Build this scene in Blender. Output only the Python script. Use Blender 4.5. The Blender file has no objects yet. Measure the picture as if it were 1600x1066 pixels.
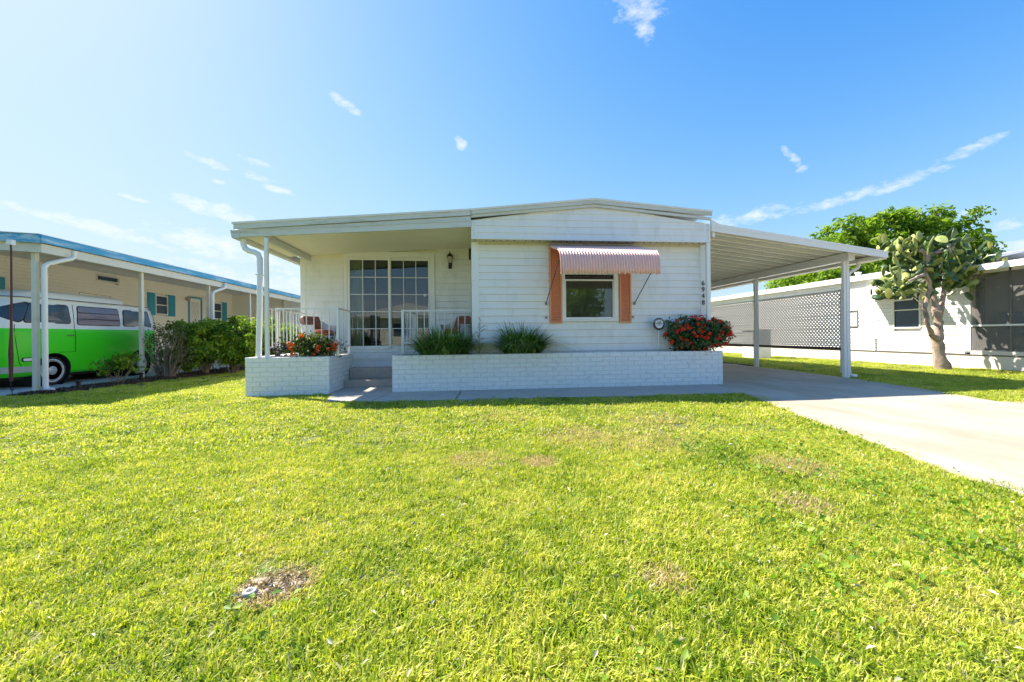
import bpy, math, random
import numpy as np
from mathutils import Vector, Matrix, Euler
R = math.radians
PI = math.pi
rnd = random.Random(7)
S = bpy.context.scene
COL = S.collection

# ---------------------------------------------------------------- camera
cam_d = bpy.data.cameras.new('camera')
cam = bpy.data.objects.new('camera', cam_d)
COL.objects.link(cam)
cam_d.lens = 14.0
cam_d.sensor_width = 36.0
cam_d.shift_y = -0.0054
cam_d.clip_start = 0.05
cam_d.clip_end = 3000
CAM_YAW, CAM_ROLL, CAM_H = R(6.0), 0.0105, 0.92
fw = Vector((math.sin(CAM_YAW), math.cos(CAM_YAW), 0))
rt = Vector((math.cos(CAM_YAW), -math.sin(CAM_YAW), 0))
up = Vector((0, 0, 1))
# roll about the optical axis: image horizontals rise slightly to the right
rt2 = rt * math.cos(CAM_ROLL) - up * math.sin(CAM_ROLL)
up2 = rt * math.sin(CAM_ROLL) + up * math.cos(CAM_ROLL)
cam.matrix_world = Matrix(((rt2.x, up2.x, -fw.x, 0), (rt2.y, up2.y, -fw.y, 0),
                           (rt2.z, up2.z, -fw.z, CAM_H), (0, 0, 0, 1)))
S.camera = cam

# ---------------------------------------------------------------- sun, sky, exposure
SUN_TO = Vector((-0.83, 0.55, 1.0)).normalized()       # towards the sun
sun_el = math.asin(SUN_TO.z)
sun_az = math.atan2(SUN_TO.x, SUN_TO.y)
sd = bpy.data.lights.new('sun', 'SUN')
sd.energy = 2.05
sd.angle = R(0.53)
sd.color = (1.0, 0.91, 0.79)
sun = bpy.data.objects.new('sun', sd)
COL.objects.link(sun)
sun.rotation_euler = SUN_TO.to_track_quat('Z', 'Y').to_euler()
S.view_settings.view_transform = 'Standard'
S.view_settings.look = 'None'
S.view_settings.gamma = 1.0
S.view_settings.exposure = 2.53
S.view_settings.use_curve_mapping = False
S.cycles.max_bounces = 8
S.cycles.diffuse_bounces = 4
S.cycles.transparent_max_bounces = 16
try:
    S.cycles.use_denoising = True
except Exception:
    pass

W = bpy.data.worlds.new('World')
S.world = W
W.use_nodes = True
nt = W.node_tree
nt.nodes.clear()


def nn(t, kind, **kw):
    n = t.nodes.new(kind)
    for k, v in kw.items():
        setattr(n, k, v)
    return n


def mth(t, op, a, b=None, c=None, clamp=False):
    n = t.nodes.new('ShaderNodeMath')
    n.operation = op
    n.use_clamp = clamp
    for i, q in enumerate((a, b, c)):
        if q is None:
            continue
        if isinstance(q, (int, float)):
            n.inputs[i].default_value = q
        else:
            t.links.new(q, n.inputs[i])
    return n.outputs[0]


SKY_CURVE = ((1.00, .34, 2.2), (1.13, .42, 1.95), (1.26, .10, 1.40))
out = nn(nt, 'ShaderNodeOutputWorld')
bg = nn(nt, 'ShaderNodeBackground')
sky = nn(nt, 'ShaderNodeTexSky')
sky.sky_type = 'NISHITA'
sky.sun_disc = False
sky.sun_elevation = sun_el
sky.sun_rotation = sun_az
sky.air_density = 1.0
sky.dust_density = 0.6
sky.ozone_density = 2.2
bg.inputs['Strength'].default_value = 0.15
hsv = nn(nt, 'ShaderNodeHueSaturation')
hsv.inputs['Saturation'].default_value = 1.17
# the whole sky is compressed evenly, as the photograph's exposure blend does
sp_rgb = nn(nt, 'ShaderNodeSeparateColor')
nt.links.new(sky.outputs[0], sp_rgb.inputs[0])
cb_rgb = nn(nt, 'ShaderNodeCombineColor')
for ch, (M_, t_, s_) in enumerate(SKY_CURVE):
    v = mth(nt, 'MAXIMUM', mth(nt, 'SUBTRACT', sp_rgb.outputs[ch], t_), 0.0)
    e = mth(nt, 'EXPONENT', mth(nt, 'DIVIDE', v, -s_))
    nt.links.new(mth(nt, 'MULTIPLY', mth(nt, 'SUBTRACT', 1.0, e), M_), cb_rgb.inputs[ch])
nt.links.new(cb_rgb.outputs[0], hsv.inputs['Color'])
tc = nn(nt, 'ShaderNodeTexCoord')


def sky_dir(x, y):                      # direction of a point of the sky
    u, v = x - 800.0, y - 524.3
    c, s = math.cos(CAM_ROLL), math.sin(CAM_ROLL)
    a, b = u * c - v * s, u * s + v * c
    return (rt * a + fw * 622.0 - up * b).normalized()


# noise shared by all the thin clouds
mp = nn(nt, 'ShaderNodeMapping')
mp.inputs['Scale'].default_value = (16, 16, 34)
nt.links.new(tc.outputs['Generated'], mp.inputs['Vector'])
nz = nn(nt, 'ShaderNodeTexNoise')
nz.inputs['Scale'].default_value = 1.6
nz.inputs['Detail'].default_value = 8
nz.inputs['Roughness'].default_value = 0.68
nt.links.new(mp.outputs[0], nz.inputs['Vector'])
nzv = mth(nt, 'MULTIPLY_ADD', nz.outputs['Fac'], 3.2, -1.1, clamp=True)
clouds = [  # centre, half length, half width, slope in degrees, strength
    (1000, 12, 52, 40, 20, 1.0), (1010, 48, 20, 24, 70, .9), (538, 162, 34, 10, 24, .9), (720, 224, 14, 11, 40, .9),
    (1238, 246, 26, 10, 50, .7), (1252, 264, 13, 8, 0, .6), (326, 254, 46, 7, 15, .9), (396, 251, 32, 7, 13, 1.), (408, 277, 34, 8, 10, .9),
    (433, 296, 32, 7, 8, 1.), (342, 285, 13, 5, 0, .7), (342, 330, 84, 15, 14, .9), (208, 309, 36, 5, 10, .5),
    (60, 335, 90, 9, 12, .6), (170, 360, 150, 14, 13, .75), (360, 388, 150, 26, 10, .8), (20, 322, 40, 6, 10, .5),
    (560, 470, 300, 60, 4, .5), (1180, 338, 110, 16, -9, .35), (1310, 312, 115, 12, -13, .4), (1420, 281, 105, 12, -20, .4), (1520, 232, 90, 14, -27, .2),
    (1515, 331, 34, 7, -6, .6), (1575, 353, 45, 13, -8, .6), (1130, 347, 40, 12, 6, .7), (1590, 385, 60, 20, 0, .4),
    (1300, 470, 300, 40, 0, .35)]
acc = None
for (px, py, hl, hw, ang, st) in clouds:
    d = sky_dir(px, py)
    ca, sa = math.cos(R(ang)), math.sin(R(ang))
    e1 = (sky_dir(px + ca * hl, py + sa * hl) - d)
    e2 = (sky_dir(px - sa * hw, py + ca * hw) - d)
    sub = nn(nt, 'ShaderNodeVectorMath', operation='SUBTRACT')
    nt.links.new(tc.outputs['Generated'], sub.inputs[0])
    sub.inputs[1].default_value = d
    q = []
    for e in (e1, e2):
        dp = nn(nt, 'ShaderNodeVectorMath', operation='DOT_PRODUCT')
        nt.links.new(sub.outputs[0], dp.inputs[0])
        dp.inputs[1].default_value = e / e.length_squared
        q.append(mth(nt, 'POWER', mth(nt, 'ABSOLUTE', dp.outputs['Value']), 2.0))
    rr = mth(nt, 'ADD', q[0], q[1])
    m = mth(nt, 'MULTIPLY_ADD', rr, -0.62, 1.0, clamp=True)
    m = mth(nt, 'MULTIPLY_ADD', m, 1.15, -1.0 + .25 * (st - 1))
    acc = m if acc is None else mth(nt, 'MAXIMUM', acc, m)
# only the upper half of the sphere and towards the front
cl = mth(nt, 'MULTIPLY_ADD', nzv, 0.85, acc)
cl = mth(nt, 'MULTIPLY', mth(nt, 'SMOOTH_MIN', mth(nt, 'MAXIMUM', cl, 0.0), 0.9, 0.3), 0.85, clamp=True)
# soft fill so the clouds keep a filmy body
mix = nn(nt, 'ShaderNodeMix', data_type='RGBA')
nt.links.new(cl, mix.inputs['Factor'])
nt.links.new(hsv.outputs[0], mix.inputs['A'])
mix.inputs['B'].default_value = (1.22, 1.26, 1.31, 1)
nt.links.new(mix.outputs['Result'], bg.inputs['Color'])
nt.links.new(bg.outputs[0], out.inputs['Surface'])

# ---------------------------------------------------------------- materials
MATS = {}


def mat(name, col, rough=0.6, var=0.0, scale=6.0, bump=0.0, bscale=60.0, metal=0.0, spec=0.5, dirt=None, dscale=2.0,
        damt=0.5, dthr=(0.5, 0.7), stretch=(1, 1, 1), coat=0.0):
    """principled paint / concrete / metal with noise variation and optional dirt patches (world-fixed)"""
    m = bpy.data.materials.new(name)
    m.use_nodes = True
    t = m.node_tree
    b = t.nodes['Principled BSDF']
    b.inputs['Roughness'].default_value = rough
    b.inputs['Metallic'].default_value = metal
    b.inputs['Specular IOR Level'].default_value = spec
    b.inputs['Coat Weight'].default_value = coat
    b.inputs['Coat Roughness'].default_value = 0.08
    g = nn(t, 'ShaderNodeNewGeometry')
    mp_ = nn(t, 'ShaderNodeMapping')
    mp_.inputs['Scale'].default_value = stretch
    t.links.new(g.outputs['Position'], mp_.inputs['Vector'])
    c = None
    n1 = nn(t, 'ShaderNodeTexNoise')
    n1.inputs['Scale'].default_value = scale
    n1.inputs['Detail'].default_value = 6
    n1.inputs['Roughness'].default_value = 0.65
    t.links.new(mp_.outputs[0], n1.inputs['Vector'])
    mx = nn(t, 'ShaderNodeMix', data_type='RGBA')
    mx.inputs['A'].default_value = tuple(max(0, q * (1 - var)) for q in col) + (1,)
    mx.inputs['B'].default_value = tuple(min(1, q * (1 + var)) for q in col) + (1,)
    t.links.new(n1.outputs['Fac'], mx.inputs['Factor'])
    c = mx.outputs['Result']
    if dirt:
        n2 = nn(t, 'ShaderNodeTexNoise')
        n2.inputs['Scale'].default_value = dscale
        n2.inputs['Detail'].default_value = 9
        n2.inputs['Roughness'].default_value = 0.7
        t.links.new(mp_.outputs[0], n2.inputs['Vector'])
        mr = nn(t, 'ShaderNodeMapRange')
        mr.inputs['From Min'].default_value = dthr[0]
        mr.inputs['From Max'].default_value = dthr[1]
        mr.inputs['To Max'].default_value = damt
        t.links.new(n2.outputs['Fac'], mr.inputs['Value'])
        mx2 = nn(t, 'ShaderNodeMix', data_type='RGBA')
        t.links.new(mr.outputs[0], mx2.inputs['Factor'])
        t.links.new(c, mx2.inputs['A'])
        mx2.inputs['B'].default_value = tuple(dirt) + (1,)
        c = mx2.outputs['Result']
    t.links.new(c, b.inputs['Base Color'])
    if bump > 0:
        n3 = nn(t, 'ShaderNodeTexNoise')
        n3.inputs['Scale'].default_value = bscale
        n3.inputs['Detail'].default_value = 5
        t.links.new(g.outputs['Position'], n3.inputs['Vector'])
        bp = nn(t, 'ShaderNodeBump')
        bp.inputs['Strength'].default_value = bump
        bp.inputs['Distance'].default_value = 0.01
        t.links.new(n3.outputs['Fac'], bp.inputs['Height'])
        t.links.new(bp.outputs[0], b.inputs['Normal'])
    MATS[name] = m
    return m


def leafmat(name, c1, c2, c3=None, trans=0.35, rough=0.5, spec=0.3):
    """leaf material: per-leaf tint attribute mixes two or three greens, part of the light passes through"""
    m = bpy.data.materials.new(name)
    m.use_nodes = True
    t = m.node_tree
    t.nodes.clear()
    o = nn(t, 'ShaderNodeOutputMaterial')
    a = nn(t, 'ShaderNodeAttribute', attribute_name='tint')
    sep = nn(t, 'ShaderNodeSeparateColor')
    t.links.new(a.outputs['Color'], sep.inputs[0])
    rp = nn(t, 'ShaderNodeValToRGB')
    rp.color_ramp.elements[0].color = tuple(c1) + (1,)
    rp.color_ramp.elements[1].color = tuple(c3 or c2) + (1,)
    if c3:
        e = rp.color_ramp.elements.new(0.6)
        e.color = tuple(c2) + (1,)
    t.links.new(sep.outputs[0], rp.inputs[0])
    p = nn(t, 'ShaderNodeBsdfPrincipled')
    p.inputs['Roughness'].default_value = rough
    p.inputs['Specular IOR Level'].default_value = spec
    t.links.new(rp.outputs[0], p.inputs['Base Color'])
    tr = nn(t, 'ShaderNodeBsdfTranslucent')
    g = nn(t, 'ShaderNodeMix', data_type='RGBA', blend_type='MULTIPLY')
    g.inputs['Factor'].default_value = 1
    t.links.new(rp.outputs[0], g.inputs['A'])
    g.inputs['B'].default_value = (1.5, 1.6, 0.6, 1)
    t.links.new(g.outputs['Result'], tr.inputs['Color'])
    ms = nn(t, 'ShaderNodeMixShader')
    ms.inputs[0].default_value = trans
    t.links.new(p.outputs[0], ms.inputs[1])
    t.links.new(tr.outputs[0], ms.inputs[2])
    t.links.new(ms.outputs[0], o.inputs['Surface'])
    MATS[name] = m
    return m


def glassmat(name, tint=(0.85, 0.9, 0.9), refl=(0.9, 0.95, 1.0), ior=1.6, rough=0.01):
    m = bpy.data.materials.new(name)
    m.use_nodes = True
    t = m.node_tree
    t.nodes.clear()
    o = nn(t, 'ShaderNodeOutputMaterial')
    fr = nn(t, 'ShaderNodeFresnel')
    fr.inputs['IOR'].default_value = ior
    tr = nn(t, 'ShaderNodeBsdfTransparent')
    tr.inputs['Color'].default_value = tuple(tint) + (1,)
    gl = nn(t, 'ShaderNodeBsdfGlossy')
    gl.inputs['Color'].default_value = tuple(refl) + (1,)
    gl.inputs['Roughness'].default_value = rough
    ms = nn(t, 'ShaderNodeMixShader')
    t.links.new(fr.outputs[0], ms.inputs[0])
    t.links.new(tr.outputs[0], ms.inputs[1])
    t.links.new(gl.outputs[0], ms.inputs[2])
    t.links.new(ms.outputs[0], o.inputs['Surface'])
    MATS[name] = m
    return m


M_WHITE = mat('white_siding_paint', (.86, .84, .80), .45, .04, 3, .05, 90, dirt=(.62, .60, .54), dscale=3.5, damt=.6, dthr=(.5, .78), stretch=(1.6, 1, .6))
M_TRIM = mat('white_trim_paint', (.86, .84, .80), .4, .04, 8, .03, 120, dirt=(.5, .47, .38), dscale=7, damt=.4, dthr=(.58, .75))
M_FASCIA = mat('weathered_white_fascia', (.64, .65, .60), .5, .08, 5, .08, 60, dirt=(.34, .31, .22), dscale=5, damt=.75, dthr=(.5, .72), stretch=(.3, 1, 4))
M_SOFFIT = mat('soffit_bounce_tint', (.86, .80, .62), .5, .04, 4, .02, 40)  # warm yellow stands for light bounced up from the lawn, put into the colour
M_VENT = mat('soffit_vent_strip', (.62, .57, .42), .6, .15, 20, .1, 80)
M_BRICK = mat('white_painted_brick', (.84, .83, .80), .55, .07, 14, .9, 42, dirt=(.46, .46, .44), dscale=9, damt=.7, dthr=(.57, .72))
M_MORTAR = mat('painted_mortar', (.72, .71, .69), .8, .12, 20, .6, 90)
M_CONC = mat('driveway_concrete', (.40, .335, .245), .85, .20, 3.0, .35, 160, dirt=(.52, .47, .38), dscale=1.1, damt=.85, dthr=(.42, .64), stretch=(1, .45, 1))
M_CONC2 = mat('walkway_concrete', (.47, .42, .355), .85, .12, 3, .3, 160, dirt=(.28, .26, .23), dscale=4, damt=.5, dthr=(.5, .7))
M_STEP = mat('rough_step_concrete', (.45, .39, .33), .9, .22, 18, .6, 120, dirt=(.2, .18, .16), dscale=25, damt=.6, dthr=(.5, .7))
M_SLAB = mat('neighbour_slab_concrete', (.48, .465, .44), .85, .1, 2, .2, 120)
M_ALU = mat('white_aluminium', (.84, .82, .78), .35, .03, 6, .02, 60)
M_CREAM = mat('cream_siding', (.90, .84, .71), .5, .04, 2, .03, 80)
M_CREAMTRIM = mat('cream_trim', (.70, .66, .56), .5, .06, 3, .03, 80, dirt=(.4, .33, .2), dscale=5, damt=.5, dthr=(.55, .75))
M_BLUE = mat('weathered_blue_fascia', (.045, .33, .56), .5, .15, 3, .2, 40, dirt=(.42, .62, .72), dscale=3.2, damt=.85, dthr=(.48, .62), stretch=(1, .35, 4))
M_TEAL = mat('teal_shutter_paint', (.02, .30, .42), .4, .08, 5, .02, 60)
M_CORAL = mat('coral_shutter_paint', (.80, .31, .16), .5, .07, 5, .03, 60)
M_PINK = mat('faded_pink_aluminium', (.90, .56, .49), .4, .1, 4, .05, 60, dirt=(.8, .58, .55), dscale=3, damt=.5, dthr=(.45, .7))
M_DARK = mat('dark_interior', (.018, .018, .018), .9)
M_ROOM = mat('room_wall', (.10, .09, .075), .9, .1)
M_CURT = mat('pale_curtain', (.55, .52, .36), .8, .1, 12)
M_BLIND = mat('window_blind', (.60, .58, .52), .5)
M_GLASS = glassmat('window_glass', tint=(.78, .83, .83), ior=1.62)
M_BRONZE = mat('dark_bronze', (.045, .03, .022), .4, .2, 20, metal=.6)
M_IRON = mat('grey_steel', (.22, .21, .20), .45, .2, 15, metal=.7)
M_BLACK = mat('black_rubber', (.012, .012, .013), .65, .2, 20)
M_NUM = mat('black_number', (.02, .025, .045), .45)
M_GREEN = mat('bus_green_paint', (.045, .74, .008), .42, .12, 1.6, .02, 8, spec=.4, coat=.12, dirt=(.20, .55, .03), dscale=2.6, damt=.4, dthr=(.56, .72))
M_BUSW = mat('bus_white_paint', (.84, .86, .87), .35, .04, 5, coat=.2)
M_BUSGLASS = mat('bus_window_dark', (.04, .07, .11), .16, .4, 4, spec=.6)
M_LOUVRE = mat('bus_louvre_glass', (.14, .12, .20), .12, .4, 40, spec=.9)
M_CHROME = mat('dull_chrome', (.55, .55, .54), .22, .1, 20, metal=.9)
M_RUST = mat('rust_cushion', (.40, .10, .045), .85, .3, 18, .4, 80)
M_PATT = mat('patterned_cushion', (.22, .065, .045), .85, .35, 22, .3, 60, dirt=(.45, .20, .13), dscale=26, damt=.7, dthr=(.5, .6))
M_WICKER = mat('white_wicker', (.72, .72, .72), .6, .1, 60, .8, 160)
M_SOIL = mat('dark_mulch', (.045, .03, .02), .95, .5, 25, 1.0, 60)
M_LAWNBASE = mat('lawn_soil', (.13, .15, .035), .95, .3, 12, .8, 80, dirt=(.10, .075, .04), dscale=1.6, damt=.4, dthr=(.5, .7))
M_DIRT = mat('bare_sandy_dirt', (.44, .37, .31), .95, .3, 30, .8, 120, dirt=(.18, .12, .08), dscale=14, damt=.7, dthr=(.5, .65))
M_ASPH = mat('road_asphalt', (.06, .06, .06), .9, .2, 30, .4, 200)
M_BARK = mat('grey_tan_bark', (.42, .32, .25), .9, .25, 9, 1.0, 28, dirt=(.14, .09, .06), dscale=6, damt=.65, dthr=(.5, .65))
M_TWIG = mat('pale_twig', (.25, .20, .15), .9, .3, 20, .5, 60)
M_TRUNK = mat('brown_trunk', (.12, .085, .055), .9, .3, 12, .8, 40)
M_BLOCK = mat('white_rendered_base', (.72, .66, .60), .8, .06, 5, .5, 70, dirt=(.75, .50, .28), dscale=1.1, damt=.6, dthr=(.56, .70))
M_ROOFW = mat('white_roof_coating', (.78, .77, .74), .6, .05, 4, .1, 40)
M_LATT = mat('lattice_mauve_grey', (.86, .82, .81), .6, .08, 8)
M_LATTD = mat('dark_weathered_rail', (.11, .085, .08), .8, .2, 15)
M_SCREEN = None
M_MAROON = mat('maroon_shade_rod', (.10, .018, .022), .5, .4, 30)
M_TAN = mat('tan_blob', (.5, .4, .28), .7, .2)
M_ROCK = mat('pale_stone', (.6, .5, .42), .9, .2, 15, .5, 40)
M_SIGNW = mat('sign_white', (.8, .8, .8), .4)
M_SIGNK = mat('sign_black', (.02, .02, .025), .4)
M_CAP = mat('grey_plastic_cap', (.30, .31, .31), .55, .15, 40, .2, 120)
M_LAMPGL = mat('lantern_glass', (.45, .40, .33), .15, .1, 30)
M_VANE = mat('tan_house_wall', (.45, .38, .27), .8, .1, 3)
M_RED = leafmat('red_petal', (.80, .02, .015), (.95, .05, .02), (.98, .14, .06), .2)
M_ORANGE = leafmat('orange_petal', (.8, .07, .02), (.95, .16, .03), (.95, .25, .08), .15)

L_TREE = leafmat('tree_leaf', (.06, .12, .014), (.20, .32, .025), (.40, .48, .05), .48)
L_HEDGE = leafmat('hedge_leaf', (.06, .12, .014), (.18, .30, .024), (.42, .46, .05), .42)
L_IXORA = leafmat('ixora_leaf', (.015, .042, .01), (.06, .13, .022), (.15, .26, .06), .15, .35, .6)
L_IXORA2 = leafmat('ixora_leaf_light', (.03, .06, .012), (.10, .14, .025), (.30, .26, .05), .3)
L_CLUMP = leafmat('strap_leaf', (.035, .10, .015), (.14, .27, .04), (.46, .50, .18), .25, .4, .5)
L_DRY = leafmat('sparse_leaf', (.05, .06, .025), (.12, .15, .04), (.28, .25, .10), .3)
L_CACTUS = leafmat('cactus_pad', (.04, .09, .035), (.13, .21, .05), (.42, .44, .12), .08, .5, .4)


# screen mesh: mostly see-through dark net
def screenmat():
    m = bpy.data.materials.new('insect_screen')
    m.use_nodes = True
    t = m.node_tree
    t.nodes.clear()
    o = nn(t, 'ShaderNodeOutputMaterial')
    tr = nn(t, 'ShaderNodeBsdfTransparent')
    df = nn(t, 'ShaderNodeBsdfDiffuse')
    df.inputs['Color'].default_value = (.30, .29, .28, 1)
    ms = nn(t, 'ShaderNodeMixShader')
    ms.inputs[0].default_value = .42
    t.links.new(tr.outputs[0], ms.inputs[1])
    t.links.new(df.outputs[0], ms.inputs[2])
    t.links.new(ms.outputs[0], o.inputs['Surface'])
    return m


M_SCREEN = screenmat()


# grass blades: tint per blade, dry areas fixed in the world
DRY = [(-0.72, 1.56, .16, 1.0), (.05, 2.95, .30, .35), (.48, 2.83, .16, .82), (.72, 1.42, .12, .5), (1.0, 3.5, .5, .4), (-.1, 3.0, .08, .82),
       (2.2, 2.5, .3, .5), (1.75, 1.95, .2, .45), (2.0, 4.0, .5, .35), (.35, 4.4, .5, .2), (1.5, 3.3, .6, .3), (2.6, 1.35, .3, .4)]


def grassmat():
    m = bpy.data.materials.new('lawn_grass')
    m.use_nodes = True
    t = m.node_tree
    t.nodes.clear()
    o = nn(t, 'ShaderNodeOutputMaterial')
    a = nn(t, 'ShaderNodeAttribute', attribute_name='tint')
    sep = nn(t, 'ShaderNodeSeparateColor')
    t.links.new(a.outputs['Color'], sep.inputs[0])
    g = nn(t, 'ShaderNodeNewGeometry')
    n1 = nn(t, 'ShaderNodeTexNoise')
    n1.inputs['Scale'].default_value = 1.3
    n1.inputs['Detail'].default_value = 4
    t.links.new(g.outputs['Position'], n1.inputs['Vector'])
    n2 = nn(t, 'ShaderNodeTexNoise')
    n2.inputs['Scale'].default_value = 9
    n2.inputs['Detail'].default_value = 3
    t.links.new(g.outputs['Position'], n2.inputs['Vector'])
    v = mth(t, 'MULTIPLY_ADD', n1.outputs['Fac'], .9, -.45)
    v2 = mth(t, 'MULTIPLY_ADD', n2.outputs['Fac'], .6, -.30)
    f = mth(t, 'ADD', mth(t, 'MULTIPLY', sep.outputs[0], .8), mth(t, 'ADD', v, mth(t, 'ADD', v2, .12)), clamp=True)
    rp = nn(t, 'ShaderNodeValToRGB')
    cr = rp.color_ramp
    cr.elements[0].color = (.07, .14, .012, 1)
    cr.elements[1].color = (.68, .60, .20, 1)
    for pos, c in ((.26, (.22, .335, .02)), (.50, (.445, .51, .045)), (.78, (.61, .60, .12))):
        e = cr.elements.new(pos)
        e.color = c + (1,)
    t.links.new(f, rp.inputs[0])
    # dry patches
    sx = nn(t, 'ShaderNodeSeparateXYZ')
    t.links.new(g.outputs['Position'], sx.inputs[0])
    dry = None
    for (x, y, r, s) in DRY:
        dx = mth(t, 'POWER', mth(t, 'ABSOLUTE', mth(t, 'SUBTRACT', sx.outputs[0], x)), 2.0)
        dy = mth(t, 'POWER', mth(t, 'ABSOLUTE', mth(t, 'SUBTRACT', sx.outputs[1], y)), 2.0)
        k = mth(t, 'MULTIPLY_ADD', mth(t, 'ADD', dx, dy), -1.0 / (r * r), 1.0, clamp=True)
        k = mth(t, 'MULTIPLY', k, s)
        dry = k if dry is None else mth(t, 'MAXIMUM', dry, k)
    thr = mth(t, 'GREATER_THAN', mth(t, 'MULTIPLY', dry, 1.5), sep.outputs[1])
    mx = nn(t, 'ShaderNodeMix', data_type='RGBA')
    t.links.new(thr, mx.inputs['Factor'])
    t.links.new(rp.outputs[0], mx.inputs['A'])
    mx.inputs['B'].default_value = (.52, .43, .22, 1)
    # a little straw everywhere
    thr2 = mth(t, 'GREATER_THAN', sep.outputs[1], .955)
    mx2 = nn(t, 'ShaderNodeMix', data_type='RGBA')
    t.links.new(thr2, mx2.inputs['Factor'])
    t.links.new(mx.outputs['Result'], mx2.inputs['A'])
    mx2.inputs['B'].default_value = (.52, .46, .28, 1)
    col = mx2.outputs['Result']
    p = nn(t, 'ShaderNodeBsdfPrincipled')
    p.inputs['Roughness'].default_value = .45
    p.inputs['Specular IOR Level'].default_value = .35
    t.links.new(col, p.inputs['Base Color'])
    tr = nn(t, 'ShaderNodeBsdfTranslucent')
    gm = nn(t, 'ShaderNodeMix', data_type='RGBA', blend_type='MULTIPLY')
    gm.inputs['Factor'].default_value = 1
    t.links.new(col, gm.inputs['A'])
    gm.inputs['B'].default_value = (1.45, 1.45, .7, 1)
    t.links.new(gm.outputs['Result'], tr.inputs['Color'])
    ms = nn(t, 'ShaderNodeMixShader')
    ms.inputs[0].default_value = .36
    t.links.new(p.outputs[0], ms.inputs[1])
    t.links.new(tr.outputs[0], ms.inputs[2])
    t.links.new(ms.outputs[0], o.inputs['Surface'])
    return m


M_GRASS = grassmat()

# ---------------------------------------------------------------- object helpers
WLOC = {}


def tag(o, label=None, cat=None, group=None, kind=None):
    if label:
        o['label'] = label
    if cat:
        o['category'] = cat
    if group:
        o['group'] = group
    if kind:
        o['kind'] = kind
    return o


def thing(name, label, cat, loc=(0, 0, 0), rotz=0.0, group=None):
    o = bpy.data.objects.new(name, None)
    o.empty_display_size = .2
    COL.objects.link(o)
    o.location = loc
    o.rotation_euler = (0, 0, rotz)
    WLOC[o.name] = Vector(loc)
    return tag(o, label, cat, group)


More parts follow.
